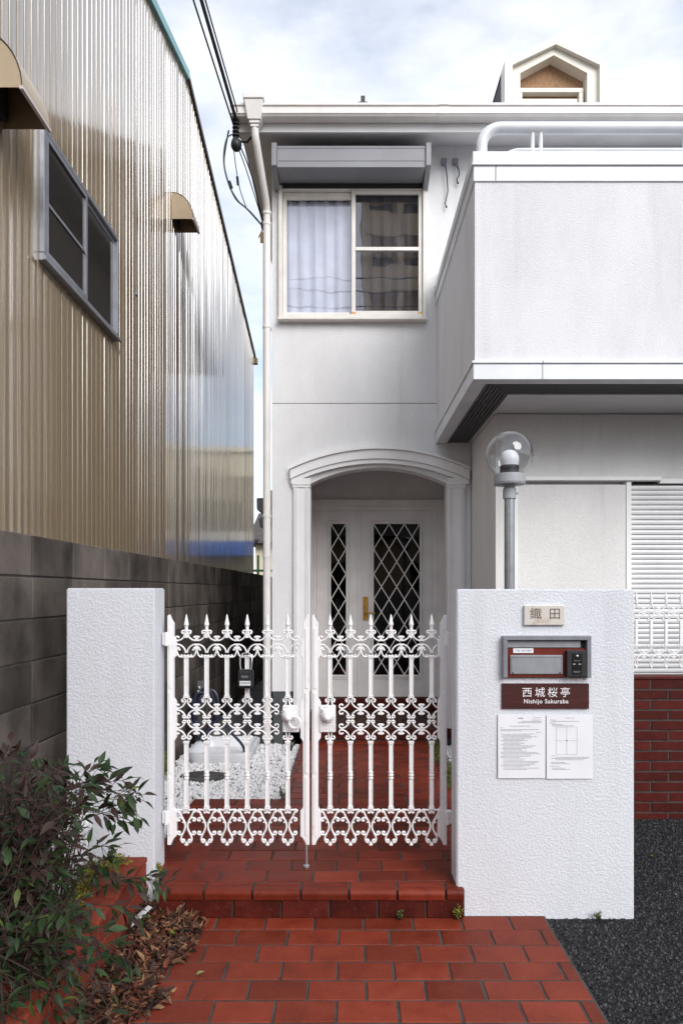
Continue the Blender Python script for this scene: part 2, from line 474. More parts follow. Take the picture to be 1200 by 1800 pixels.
# ------------------------------------------------------------------ mesh builder
class MB:
    def __init__(self):
        self.v, self.f, self.mi = [], [], []
    def add(self, vs, fs, mi=0):
        o = len(self.v)
        self.v.extend([tuple(p) for p in vs])
        for f in fs:
            self.f.append([i + o for i in f]); self.mi.append(mi)
        return self
    def box(self, x0, x1, y0, y1, z0, z1, mi=0):
        vs = [(x0, y0, z0), (x1, y0, z0), (x1, y1, z0), (x0, y1, z0), (x0, y0, z1), (x1, y0, z1), (x1, y1, z1), (x0, y1, z1)]
        return self.add(vs, [(0, 3, 2, 1), (4, 5, 6, 7), (0, 1, 5, 4), (1, 2, 6, 5), (2, 3, 7, 6), (3, 0, 4, 7)], mi)
    def prism(self, pts, axis, a, b, mi=0):
        """2D outline extruded along axis 'x' (pts = y,z), 'y' (pts = x,z) or 'z' (pts = x,y)."""
        def P(p, t):
            if axis == 'x': return (t, p[0], p[1])
            if axis == 'y': return (p[0], t, p[1])
            return (p[0], p[1], t)
        n = len(pts)
        vs = [P(p, a) for p in pts] + [P(p, b) for p in pts]
        fs = [tuple(range(n)), tuple(range(2 * n - 1, n - 1, -1))]
        fs += [(i, i + n, (i + 1) % n + n, (i + 1) % n) for i in range(n)]
        return self.add(vs, fs, mi)
    def lathe(self, prof, c=(0, 0, 0), seg=16, mi=0):
        """prof: (radius, z) bottom to top, round the z axis."""
        vs, fs = [], []
        for r, z in prof:
            for k in range(seg):
                a = 2 * PI * k / seg
                vs.append((c[0] + r * math.cos(a), c[1] + r * math.sin(a), c[2] + z))
        n = len(prof)
        for i in range(n - 1):
            for k in range(seg):
                k2 = (k + 1) % seg
                fs.append((i * seg + k, i * seg + k2, (i + 1) * seg + k2, (i + 1) * seg + k))
        if prof[0][0] > 1e-6: fs.append(tuple(range(seg - 1, -1, -1)))
        if prof[-1][0] > 1e-6: fs.append(tuple((n - 1) * seg + k for k in range(seg)))
        return self.add(vs, fs, mi)
    def tube(self, pts, r, seg=8, mi=0, flat=1.0, cap=True):
        """Round tube along 3D points; r a number or a list."""
        pts = [Vector(p) for p in pts]
        n = len(pts)
        rs = r if isinstance(r, (list, tuple)) else [r] * n
        vs, fs = [], []
        t0 = (pts[1] - pts[0]).normalized()
        up = Vector((0, 1, 0)) if abs(t0.y) < 0.9 else Vector((0, 0, 1))
        u = (up - t0 * up.dot(t0)).normalized()
        for i in range(n):
            t = (pts[min(i + 1, n - 1)] - pts[max(i - 1, 0)])
            if t.length < 1e-9: t = t0
            t = t.normalized()
            u = (u - t * u.dot(t))
            u = u.normalized() if u.length > 1e-6 else t.orthogonal().normalized()
            w = t.cross(u)
            for k in range(seg):
                a = 2 * PI * k / seg
                vs.append(pts[i] + u * (math.cos(a) * rs[i] * flat) + w * (math.sin(a) * rs[i]))
        for i in range(n - 1):
            for k in range(seg):
                k2 = (k + 1) % seg
                fs.append((i * seg + k, i * seg + k2, (i + 1) * seg + k2, (i + 1) * seg + k))
        if cap:
            fs.append(tuple(range(seg - 1, -1, -1)))
            fs.append(tuple((n - 1) * seg + k for k in range(seg)))
        return self.add(vs, fs, mi)
    def ball(self, c, r, seg=8, rings=5, mi=0, sc=(1, 1, 1)):
        vs, fs = [(c[0], c[1], c[2] - r * sc[2])], []
        for i in range(1, rings):
            p = -PI / 2 + PI * i / rings
            for k in range(seg):
                a = 2 * PI * k / seg
                vs.append((c[0] + r * sc[0] * math.cos(p) * math.cos(a), c[1] + r * sc[1] * math.cos(p) * math.sin(a), c[2] + r * sc[2] * math.sin(p)))
        vs.append((c[0], c[1], c[2] + r * sc[2]))
        for k in range(seg):
            fs.append((0, 1 + (k + 1) % seg, 1 + k))
            for i in range(rings - 2):
                a, b = 1 + i * seg, 1 + (i + 1) * seg
                fs.append((a + k, a + (k + 1) % seg, b + (k + 1) % seg, b + k))
            t = 1 + (rings - 2) * seg
            fs.append((t + k, t + (k + 1) % seg, len(vs) - 1))
        return self.add(vs, fs, mi)
    def mesh(self, name, mats, smooth=False, bevel=0.0, segs=1, fix=True):
        me = bpy.data.meshes.new(name)
        me.from_pydata(self.v, [], self.f)
        for i, x in enumerate(self.mi):
            if x: me.polygons[i].material_index = x
        bm = bmesh.new(); bm.from_mesh(me)
        if fix: bmesh.ops.recalc_face_normals(bm, faces=bm.faces)
        if bevel:
            es = [e for e in bm.edges if len(e.link_faces) == 2 and e.calc_face_angle(0) > 0.5]
            bmesh.ops.bevel(bm, geom=es, offset=bevel, segments=segs, affect='EDGES', clamp_overlap=True)
        bm.to_mesh(me); bm.free()
        for m in (mats if isinstance(mats, (list, tuple)) else [mats]): me.materials.append(m)
        if smooth:
            me.polygons.foreach_set('use_smooth', [True] * len(me.polygons))
            try: me.set_sharp_from_angle(angle=math.radians(40))
            except Exception: pass
        return me

WL = {}                                     # world location of every object (no rotated parents)
def obj(name, me, parent=None, loc=(0, 0, 0), rot=None):
    o = bpy.data.objects.new(name, me)
    COL.objects.link(o)
    w = Vector(loc)
    if parent is not None:
        o.parent = parent
        o.location = w - WL[parent]
    else:
        o.location = w
    if rot: o.rotation_euler = rot
    WL[o] = w
    return o

def part(name, mb, m, parent, smooth=False, bevel=0.0, segs=1, loc=(0, 0, 0), rot=None, kind=None):
    o = obj(name, mb.mesh(name, m, smooth, bevel, segs), parent, loc, rot)
    if kind: o['kind'] = kind
    return o

def thing(name, label, cat, loc, group=None):
    o = obj(name, None, None, loc)
    o['label'] = label; o['category'] = cat
    if group: o['group'] = group
    return o

def tag(o, label, cat, group=None):
    o['label'] = label; o['category'] = cat
    if group: o['group'] = group
    return o

def struct(o): o['kind'] = 'structure'; return o

def boxmesh(name, sx, sy, sz, m, bevel=0.0, segs=1):
    return MB().box(-sx / 2, sx / 2, -sy / 2, sy / 2, -sz / 2, sz / 2).mesh(name, m, False, bevel, segs)

def text_mesh(body, size, m, name, bold=0.0, extrude=0.0008, spacing=1.0, shear=0.0, sx=1.0):
    c = bpy.data.curves.new(name, 'FONT')
    c.body = body; c.size = size; c.align_x = 'CENTER'; c.align_y = 'CENTER'
    c.extrude = extrude; c.offset = bold; c.space_character = spacing; c.resolution_u = 3
    c.shear = shear
    o = bpy.data.objects.new(name, c); COL.objects.link(o)
    dg = bpy.context.evaluated_depsgraph_get()
    me = bpy.data.meshes.new_from_object(o.evaluated_get(dg))
    bpy.data.objects.remove(o); bpy.data.curves.remove(c)
    me.transform(Matrix.Rotation(PI / 2, 4, 'X') @ Matrix.Diagonal((sx, 1, 1, 1)))
    me.materials.clear(); me.materials.append(m); me.name = name
    return me

def at(px, py, Y):
    return ((px - VX) / F * Y, EYE - (py - VY) / F * Y)

#%%STRUCTURE
# ------------------------------------------------------------------ ground
def sheet(name, x0, x1, y0, y1, z, m, thick=0.0):
    mb = MB()
    if thick: mb.box(x0, x1, y0, y1, z - thick, z)
    else: mb.add([(x0, y0, z), (x1, y0, z), (x1, y1, z), (x0, y1, z)], [(0, 1, 2, 3)])
    return struct(obj(name, mb.mesh(name, m)))

road = sheet('road', -600, 600, -600, 600, 0.0, M['asphalt'])
# coarse aggregate lying in the asphalt next to the path
def chips(n, x0, x1, y0, y1, s0, s1, rg):
    mb = MB()
    for _ in range(n):
        x, y = rg.uniform(x0, x1), rg.uniform(y0, y1)
        s = rg.uniform(s0, s1)
        a = rg.uniform(0, 6.3)
        vs = []
        for k in range(5):
            t = a + k * 2 * PI / 5 + rg.uniform(-.3, .3)
            q = s * rg.uniform(0.7, 1.1)
            vs.append((x + q * math.cos(t), y + q * math.sin(t), -0.002))
        vs.append((x + s * rg.uniform(-.3, .3), y + s * rg.uniform(-.3, .3), s * rg.uniform(0.4, 0.9)))
        vs.append((x + s * rg.uniform(-.6, .6), y + s * rg.uniform(-.6, .6), s * rg.uniform(0.3, 0.7)))
        fs = [(0, 1, 5), (1, 2, 5), (2, 6, 5), (2, 3, 6), (3, 4, 6), (4, 0, 5), (4, 5, 6)]
        q_ = rg.random()
        mb.add(vs, fs, 1 if q_ < 0.012 and s < 0.0065 else (2 if q_ < 0.55 else 0))
    return mb
rg = random.Random(11)
ag = obj('asphalt_aggregate', chips(26000, 0.91, 2.5, 2.1, 4.55, 0.004, 0.0115, rg).mesh('asphalt_aggregate', [M['chip'], M['chip_pale'], M['chip_mid']]))
ag['kind'] = 'stuff'; ag['label'] = 'coarse dark asphalt grit beside the red tile path'

# lower path of red tiles ------------------------------------------------
TP, TR = 0.222, 0.131                     # tile pitch and row pitch
PATH_X0, PATH_X1, PATH_Y1 = -1.02, 0.905, 3.165
path = struct(obj('path', MB().box(PATH_X0, PATH_X1 + 0.005, 0.9, PATH_Y1 + 0.02, -0.02, 0.0140).mesh('path', M['joint'])))
JT = 0.0098
_tile_cache = {}
def tile_mesh(w, d, h, m, key, bev=0.0025):
    k = (round(w, 4), round(d, 4), round(h, 4), key)
    if k not in _tile_cache:
        _tile_cache[k] = boxmesh('tile', w, d, h, m, bev)
    return _tile_cache[k]
def lay_tiles(parent, x0, x1, y0, y1, ztop, m, key, TPx, TRy, phase, rg, clip=None, name='tile', yfirst=None, h=0.02):
    """Running-bond rows from y1 backwards to y0; cut pieces at the sides."""
    row = 0
    y = y1
    while y - 0.02 > y0:
        ya = max(y - TRy, y0)
        d = y - ya - JT
        if d > 0.015:
            off = phase + (0.5 * TPx if row % 2 else 0)
            k0 = math.floor((x0 - off) / TPx)
            x = off + k0 * TPx
            while x < x1:
                a, b = max(x, x0) + JT / 2, min(x + TPx, x1) - JT / 2
                if b - a > 0.02 and (clip is None or clip((a + b) / 2, (y + ya) / 2)):
                    o = obj(name, tile_mesh(b - a, d, h, m, key), parent,
                            ((a + b) / 2 + rg.uniform(-.0012, .0012), (y + ya) / 2 + rg.uniform(-.001, .001), ztop - h / 2 + rg.uniform(-.0016, .0008)),
                            (rg.uniform(-.004, .004), rg.uniform(-.004, .004), rg.uniform(-.004, .004)))
                x += TPx
        y = ya
        row += 1
rg = random.Random(3)
lay_tiles(path, PATH_X0, PATH_X1, 0.92, PATH_Y1, 0.018, M['tile'], 'p', TP, TR, 0.068, rg)

# entrance step and landing ---------------------------------------------
STEP_Z = 0.150
SX0, SX1 = -0.885, 0.535
LX0, LX1 = -1.02, 0.73
WX0 = -0.43
lb = MB()
lb.box(SX0, SX1, 3.150, 3.34, -0.02, STEP_Z - 0.0045)
lb.box(LX0, LX1, 3.34, 4.52, -0.02, STEP_Z - 0.0045)
lb.box(WX0, LX1, 4.52, 6.30, -0.02, STEP_Z - 0.0045)
landing = struct(obj('entrance_landing', lb.mesh('entrance_landing', M['joint'])))
rg = random.Random(5)
lay_tiles(landing, SX0, SX1, 3.232, 3.355, STEP_Z, M['tile_step'], 's', TP, 0.123, 0.05, rg)
lay_tiles(landing, LX0, LX1, 3.355, 4.52, STEP_Z, M['tile_step'], 's', TP, 0.1295, 0.16, rg)
lay_tiles(landing, WX0, LX1, 4.52, 6.29, STEP_Z, M['tile_step'], 's', TP, 0.1265, 0.05, rg)
# bullnose tiles and risers
def bullnose_mesh(w):
    pts = [(3.232 - JT / 2, STEP_Z), (3.232 - JT / 2, STEP_Z - 0.03), (3.150, STEP_Z - 0.03), (3.150, STEP_Z - 0.046), (3.132, STEP_Z - 0.046)]
    for k in range(7):
        a = PI + (-PI / 2) * k / 6
        pts.append((3.150 + 0.022 * math.cos(a), STEP_Z - 0.022 + 0.022 * math.sin(a)))
    mb = MB().prism(pts, 'x', -w / 2, w / 2)
    for g in range(3):
        y = 3.172 + g * 0.011
        mb.box(-w / 2 + .004, w / 2 - .004, y, y + 0.005, STEP_Z - 0.001, STEP_Z + 0.0015)
    return mb.mesh('nosing_tile', M['tile_step'], bevel=0.0012)
x = SX0
bn = {}
for j in range(8):
    w = 0.212 - 0.0
    xe = min(x + TP, SX1)
    ww = round(xe - x - JT, 4)
    if ww < 0.02: break
    if ww not in bn: bn[ww] = bullnose_mesh(ww)
    obj('nosing_tile', bn[ww], landing, ((x + xe) / 2 + 0.0, rg.uniform(-.002, .002), rg.uniform(-.001, .001)))
    x = xe
x = SX0 - 0.09
j = 0
while x < SX1:
    a, b = max(x, SX0) + JT / 2, min(x + TP, SX1) - JT / 2
    if b - a > 0.015:
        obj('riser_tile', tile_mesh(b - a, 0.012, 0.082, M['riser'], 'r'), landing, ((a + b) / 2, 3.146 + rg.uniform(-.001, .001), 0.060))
    x += TP

# porch floor --------------------------------------------------------------
PORCH_Z = 0.262
porch = struct(obj('porch_floor', MB().box(-0.6, 1.14, 6.31, 7.5, -0.02, PORCH_Z - 0.006).mesh('porch_floor', M['mortar'])))
rg = random.Random(6)
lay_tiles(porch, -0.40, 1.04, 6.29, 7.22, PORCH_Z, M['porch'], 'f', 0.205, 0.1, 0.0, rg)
x = -0.40
while x < 0.95:
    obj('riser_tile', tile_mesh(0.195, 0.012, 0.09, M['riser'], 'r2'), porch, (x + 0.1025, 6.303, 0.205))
    x += 0.205

# garden beds -------------------------------------------------------------
bed = struct(obj('garden_bed', MB().box(-1.44, LX1 + 0.45, 3.46, 6.30, -0.02, 0.085).mesh('garden_bed', M['soil'])))
alley = struct(obj('alley_pavement', MB().box(-1.40, -0.66, 6.305, 13.0, -0.02, 0.12).mesh('alley_pavement', M['concrete'])))

def pebbles(n, region, zbase, s0, s1, rg, layers=2):
    mb = MB()
    base = []
    bm = bmesh.new(); bmesh.ops.create_icosphere(bm, subdivisions=1, radius=1.0)
    bv = [v.co.copy() for v in bm.verts]; bf = [tuple(v.index for v in f.verts) for f in bm.faces]; bm.free()
    c = 0
    while c < n:
        x0, x1, y0, y1 = rg.choices(region, weights=[(r[1] - r[0]) * (r[3] - r[2]) for r in region])[0]
        x, y = rg.uniform(x0, x1), rg.uniform(y0, y1)
        s = rg.uniform(s0, s1)
        R = Euler((rg.uniform(0, 6), rg.uniform(0, 6), rg.uniform(0, 6))).to_matrix()
        sc = Vector((1, rg.uniform(0.65, 0.95), rg.uniform(0.5, 0.75))) * s
        off = Vector((x, y, zbase + rg.uniform(0.0, 0.022)))
        vs = []
        for v in bv:
            q = v * rg.uniform(0.85, 1.12)
            vs.append(R @ Vector((q.x * sc.x, q.y * sc.y, q.z * sc.z)) + off)
        mb.add(vs, bf)
        c += 1
    return mb
rg = random.Random(8)
gr = obj('gravel', pebbles(8500, [(-1.42, -0.445, 4.54, 6.29), (-1.42, -1.035, 3.5, 4.54), (0.745, 1.15, 4.6, 6.2)], 0.095, 0.011, 0.021, rg).mesh('gravel', M['pebble'], fix=False))
gr['kind'] = 'stuff'; gr['label'] = 'white pebble gravel beside the red tiled walkway'

# ------------------------------------------------------------------ grey block wall on the left
WALL_K = 0.015
def wall_x(y): return -1.494 + (y - 2.93) * WALL_K
bw = thing('block_wall', 'weathered dark grey concrete block wall along the left side', 'wall', (wall_x(2.0), 2.0, 0))
BL, BH, BT = 0.462, 0.2, 0.12
rotz = -math.atan(WALL_K)
blk = boxmesh('block', BT, BL - 0.008, BH - 0.008, M['block'], 0.004)
core = MB().prism([(wall_x(0.6) - 0.114, 0.6), (wall_x(0.6) - 0.006, 0.6), (wall_x(13.0) - 0.006, 13.0), (wall_x(13.0) - 0.114, 13.0)], 'z', 0.0, 1.782)
part('mortar', core, M['mortar'], bw)
rg = random.Random(9)
for r in range(9):
    y = 3.22 - 5 * BL
    while y < 12.6:
        yc = y + BL / 2
        obj('block', blk, bw, (wall_x(yc) - BT / 2 + rg.uniform(-.0015, .0015), yc, 0.0 + r * BH + BH / 2 - 0.010), (0, 0, rotz))
        y += BL

# ------------------------------------------------------------------ warehouse with ribbed metal cladding
WX = -1.9
wh = thing('warehouse', 'tall warehouse clad in glossy tan ribbed metal sheet', 'building', (WX, 8.0, 0))
RIDGE_Y, RIDGE_Z = 8.05, 7.60
def roof_z(y): return RIDGE_Z - (RIDGE_Y - y) * 0.265 if y < RIDGE_Y else RIDGE_Z - (y - RIDGE_Y) * 0.2275
mb = MB()
pitch = 0.088
prof = []
y = 1.9
END_Y = 13.75
rgp = random.Random(99)
while y < END_Y:
    ta, tb_ = rgp.gauss(0, 0.0011), rgp.gauss(0, 0.0011)     # every pan sits at a slightly different angle
    # broad flat pan, narrow rounded rib groove
    for dy, dx in ((0.0, ta), (0.036, 0.0007 + (ta + tb_) / 2), (0.072, tb_), (0.074, -0.007), (0.080, -0.009), (0.086, -0.007)):
        if y + dy < END_Y: prof.append((WX + dx, y + dy))
    y += pitch
prof.append((WX, END_Y))
n = len(prof)
vs = [(p[0], p[1], 0.9) for p in prof] + [(p[0], p[1], roof_z(p[1])) for p in prof]
mb.add(vs, [(i, i + 1, n + i + 1, n + i) for i in range(n - 1)])
hole = None
part('cladding', mb, M['clad'], wh)
# far end wall, roof edge trims, body behind
b2 = MB()
b2.prism([(1.9, 0.0), (END_Y, 0.0), (END_Y, roof_z(END_Y) - 0.02), (RIDGE_Y, RIDGE_Z - 0.02), (1.9, roof_z(1.9) - 0.02)], 'x', -9.0, WX - 0.02)
part('wall', b2, M['hood'], wh)
def edge(y0, y1, dx0, dx1, dz0, dz1):
    m_ = MB()
    pts = [(y0, roof_z(y0) + dz0), (y1, roof_z(y1) + dz0), (y1, roof_z(y1) + dz1), (y0, roof_z(y0) + dz1)]
    return m_.prism(pts, 'x', WX + dx0, WX + dx1)
part('roof_edge', edge(1.7, RIDGE_Y - 0.01, -0.05, 0.035, -0.045, 0.05), M['cladtrim'], wh)
part('roof_edge', edge(RIDGE_Y + 0.01, END_Y + 0.12, -0.05, 0.028, -0.03, 0.035), M['darktrim'], wh)
r_ = MB()
r_.prism([(1.7, roof_z(1.7) + 0.052), (RIDGE_Y, RIDGE_Z + 0.052), (END_Y + .12, roof_z(END_Y + .12) + 0.04), (END_Y + .12, roof_z(END_Y + .12)), (RIDGE_Y, RIDGE_Z), (1.7, roof_z(1.7))], 'x', -9.0, WX - 0.052)
part('roof', r_, M['darktrim'], wh)
gz = roof_z(END_Y + .12)
part('gutter_end', MB().box(WX - 0.02, WX + 0.06, END_Y + 0.06, END_Y + 0.16, gz - 0.14, gz - 0.02), M['wood'], wh, bevel=0.006)
# window (frame > sash, pane)
wy0, wy1, wz0, wz1 = 4.19, 5.56, 3.555, 4.395
fr = MB()
ft = 0.05
fr.box(WX - 0.02, WX + 0.036, wy0, wy1, wz0, wz0 + ft); fr.box(WX - 0.02, WX + 0.036, wy0, wy1, wz1 - 0.035, wz1)
fr.box(WX - 0.02, WX + 0.036, wy0, wy0 + 0.035, wz0 + ft, wz1 - 0.035); fr.box(WX - 0.02, WX + 0.036, wy1 - 0.035, wy1, wz0 + ft, wz1 - 0.035)
fr.box(WX + 0.037, WX + 0.055, wy0 - 0.02, wy1 + 0.02, wz0 - 0.005, wz0 + 0.022)
wf = part('window', fr, M['bronze'], wh, bevel=0.004)
ym = (wy0 + wy1) / 2 + 0.02
s = MB()
s.box(WX + 0.012, WX + 0.034, wy0 + 0.037, wy0 + 0.07, wz0 + ft, wz1 - 0.036); s.box(WX + 0.012, WX + 0.034, ym - 0.03, ym, wz0 + ft, wz1 - 0.036)
s.box(WX + 0.012, WX + 0.034, wy0 + 0.07, ym - 0.03, wz0 + ft + .001, wz0 + ft + 0.03); s.box(WX + 0.012, WX + 0.034, wy0 + 0.07, ym - 0.03, wz1 - 0.066, wz1 - 0.037)
s.box(WX + 0.014, WX + 0.030, wy0 + 0.07, ym - 0.03, 3.93, 3.95)
part('sash', s, M['bronze'], wf)
s = MB()
s.box(WX - 0.012, WX + 0.010, ym - 0.03, ym, wz0 + ft, wz1 - 0.036); s.box(WX - 0.012, WX + 0.010, wy1 - 0.062, wy1 - 0.037, wz0 + ft, wz1 - 0.036)
s.box(WX - 0.012, WX + 0.010, ym, wy1 - 0.062, wz0 + ft + .001, wz0 + ft + 0.03); s.box(WX - 0.012, WX + 0.010, ym, wy1 - 0.062, wz1 - 0.066, wz1 - 0.037)
part('sash', s, M['bronze'], wf)
part('pane', MB().box(WX + 0.018, WX + 0.022, wy0 + 0.071, ym - 0.031, wz0 + ft + 0.031, wz1 - 0.067), M['darkwin'], wf)
part('pane', MB().box(WX + 0.003, WX + 0.006, ym + 0.001, wy1 - 0.063, wz0 + ft + 0.031, wz1 - 0.067), M['darkwin'], wf)
# quarter-round vent hoods
def hood(y0, y1, zb, h, pr):
    arc = [(pr * math.sin(t), h * math.cos(t)) for t in [k * PI / 2 / 12 for k in range(13)]]
    m_ = MB()
    t = 0.006
    # curved sheet
    vs, fs = [], []
    for (dx, dz) in arc:
        vs += [(WX + dx, y0, zb + dz), (WX + dx, y1, zb + dz), (WX + max(dx - t, 0), y0, zb + max(dz - t, 0)), (WX + max(dx - t, 0), y1, zb + max(dz - t, 0))]
    for i in range(12):
        a, b = i * 4, (i + 1) * 4
        fs += [(a, a + 1, b + 1, b), (a + 2, b + 2, b + 3, a + 3)]
    fs += [(48, 49, 51, 50)]
    m_.add(vs, fs)
    root = part('vent_hood', m_, M['hood'], wh)
    for ys in (y0, y1 - 0.006):
        pts = [(WX - 0.01, zb), (WX + pr - 0.004, zb)] + [(WX + d * 0.975, zb + e * 0.975) for d, e in arc[::-1]]
        part('side_panel', MB().prism([(p[0], p[1]) for p in pts], 'y', ys + 0.0015, ys + 0.0045), M['hood'], root)
    part('rim', MB().box(WX + pr - 0.012, WX + pr + 0.006, y0 - 0.006, y1 + 0.006, zb - 0.012, zb + 0.004), M['hoodlight'], root)
    part('duct', MB().box(WX - 0.01, WX + 0.03, y0 + 0.03, y1 - 0.03, zb + 0.02, zb + h * 0.7), M['dark'], root)
hood(3.47, 3.79, 4.085, 0.30, 0.245)
hood(7.35, 7.64, 5.535, 0.29, 0.235)
part('bolt', MB().tube([(WX - 0.005, 6.13, 4.19), (WX + 0.012, 6.13, 4.19)], 0.02, 12), M['bronze'], wh)

#%%HOUSE
# ------------------------------------------------------------------ the white house
HY = 6.30
house = thing('house', 'white stucco two-storey house with balcony, arched porch and white gutters', 'house', (1.5, HY, 0))
# ---- facade walls
GZ = 3.258
w = MB()
w.box(-0.7035, -0.347, HY, HY + 0.16, 0.60, GZ - 0.003)
w.box(0.908, 1.128, HY, HY + 0.16, 0.262, GZ - 0.003)
# wall over the arch
ax0, ax1 = -0.347, 0.908
acx = (ax0 + ax1) / 2
def arch_z(x, spring=2.5175, rise=0.148, half=(ax1 - ax0) / 2):
    R = (half * half + rise * rise) / (2 * rise)
    d = x - acx
    return spring + rise - R + math.sqrt(max(R * R - d * d, 0))
NA = 24
pts = [(ax0, GZ - 0.003)] + [(ax0 + (ax1 - ax0) * k / NA, arch_z(ax0 + (ax1 - ax0) * k / NA)) for k in range(NA + 1)] + [(ax1, GZ - 0.003)]
vs = []
for k in range(NA + 1):
    xx = ax0 + (ax1 - ax0) * k / NA
    vs += [(xx, HY, arch_z(xx)), (xx, HY, GZ - 0.003), (xx, HY + 0.16, arch_z(xx)), (xx, HY + 0.16, GZ - 0.003)]
fs = []
for k in range(NA):
    a, b = 4 * k, 4 * k + 4
    fs += [(a, b, b + 1, a + 1), (a + 2, a + 3, b + 3, b + 2), (a, a + 2, b + 2, b)]
w.add(vs, fs)
part('wall', w, M['facade'], house)
w = MB()
wx0, wx1, wz0, wz1 = -0.632, 0.705, 4.012, 5.30
w.box(-0.7035, 6.2, HY, HY + 0.16, GZ + 0.003, wz0)
w.box(-0.7035, wx0, HY, HY + 0.16, wz0, wz1)
w.box(wx1, 6.2, HY, HY + 0.16, wz0, wz1)
w.box(-0.7035, 6.2, HY, HY + 0.16, wz1, 5.64)
part('wall', w, M['facade'], house)
part('joint', MB().box(-0.70, 1.13, HY + 0.006, HY + 0.15, GZ - 0.004, GZ + 0.004), M['mortar'], house)
w = MB()
w.box(-0.7035, -0.55, HY + 0.161, 12.6, 0.6, 5.64)
w.box(6.04, 6.2, HY + 0.161, 12.6, 0.6, 5.64)
w.box(-0.7035, 6.2, 12.6, 12.75, 0.6, 5.64)
part('wall', w, M['facade2'], house)
f = MB()
f.box(-0.694, -0.40, HY + 0.010, HY + 0.15, -0.02, 0.598)
f.box(-0.694, 6.19, HY + 0.16, 12.74, -0.02, 0.10)
f.box(-0.694, -0.60, HY + 0.15, 12.6, 0.10, 0.598)
part('foundation', f, M['foundation'], house)
# ---- ground-floor block that steps forward under the balcony
BY = 5.25
w = MB()
w.box(1.132, 1.29, BY, HY - 0.001, -0.02, 2.884)
w.box(1.29, 6.2, BY, BY + 0.15, 2.395, 2.884)
w.box(1.29, 2.112, BY + 0.012, BY + 0.15, -0.02, 2.395)
w.box(2.112, 6.2, BY + 0.012, BY + 0.15, -0.02, 0.55)
w.box(4.2, 6.2, BY, BY + 0.15, 0.55, 2.395)
w.box(6.05, 6.2, BY + 0.15, HY, -0.02, 2.884)
part('wall', w, M['facade2'], house)
# shutter case panel and shutter
sc = MB()
sc.box(1.29, 2.109, BY - 0.055, BY + 0.011, 0.55, 2.335)
pan = part('shutter_case', sc, M['facade2'], house, bevel=0.004)
tr = MB()
tr.box(1.262, 1.289, BY - 0.062, BY + 0.005, 0.55, 2.36)
part('frame', tr, M['trim'], pan)
tr = MB()
tr.box(1.20, 2.37, BY - 0.085, BY - 0.002, 2.362, 2.392)
part('rail', tr, M['trim'], pan, bevel=0.003)
sh = MB()
sh.box(2.111, 2.150, BY - 0.060, BY + 0.005, 0.55, 2.361)
sh.box(2.371, 4.2, BY - 0.050, BY - 0.003, 2.345, 2.385)
sh.box(2.151, 4.2, BY - 0.045, BY - 0.02, 0.55, 0.60)
shut = part('shutter', sh, M['trim'], house, bevel=0.003)
sl = MB()
L_ = 2.05
pr = [(0.0, 0.0), (-0.007, 0.004), (-0.010, 0.018), (-0.007, 0.032), (0.0, 0.0345)]
sl.prism(pr, 'x', 0, L_)
slm = sl.mesh('slat', M['shutter'])
z = 2.332
part('backing', MB().box(2.151, 4.2, BY - 0.019, BY - 0.012, 0.60, 2.345), M['slat'], shut)
z = 2.332 - 0.0345
while z > 0.60:
    obj('slat', slm, shut, (2.151, BY - 0.0195, z))
    z -= 0.0378

# ---- upper window
wn_f = MB()
FZ0, FZ1 = 4.003, 5.25
wn_f.box(-0.648, 0.722, HY - 0.075, HY + 0.02, FZ0, FZ0 + 0.024)            # sill
wn_f.box(-0.640, -0.606, HY - 0.045, HY + 0.06, FZ0 + 0.025, FZ1)
wn_f.box(0.682, 0.715, HY - 0.045, HY + 0.06, FZ0 + 0.025, FZ1)
wn_f.box(-0.605, 0.681, HY - 0.04, HY + 0.06, FZ1 - 0.035, FZ1)
wn_f.box(-0.605, 0.681, HY - 0.04, HY + 0.06, FZ0 + 0.025, FZ0 + 0.065)
win = part('window', wn_f, M['frame'], house, bevel=0.004)
def sash(x0, x1, y, mid=None, top=0.0):
    s = MB()
    z0, z1, t = FZ0 + 0.066, FZ1 - 0.036, 0.036
    s.box(x0, x0 + t, y, y + 0.026, z0, z1); s.box(x1 - t, x1, y, y + 0.026, z0, z1)
    s.box(x0 + t, x1 - t, y, y + 0.026, z0, z0 + t); s.box(x0 + t, x1 - t, y, y + 0.026, z1 - t - top, z1)
    if mid: s.box(x0 + t, x1 - t, y - 0.003, y + 0.026, mid - 0.017, mid + 0.017)
    part('sash', s, M['frame'], win, bevel=0.003)
    zz = [(z0 + t, z1 - t - top)] if not mid else [(z0 + t, mid - 0.018), (mid + 0.018, z1 - t - top)]
    for a, b in zz:
        part('pane', MB().box(x0 + t, x1 - t, y + 0.011, y + 0.015, a, b), M['glass'], win)
sash(-0.605, 0.062, HY + 0.016, top=0.03)
sash(0.030, 0.681, HY - 0.018, mid=1.52 + (1040 - 439) / 1200 * HY)
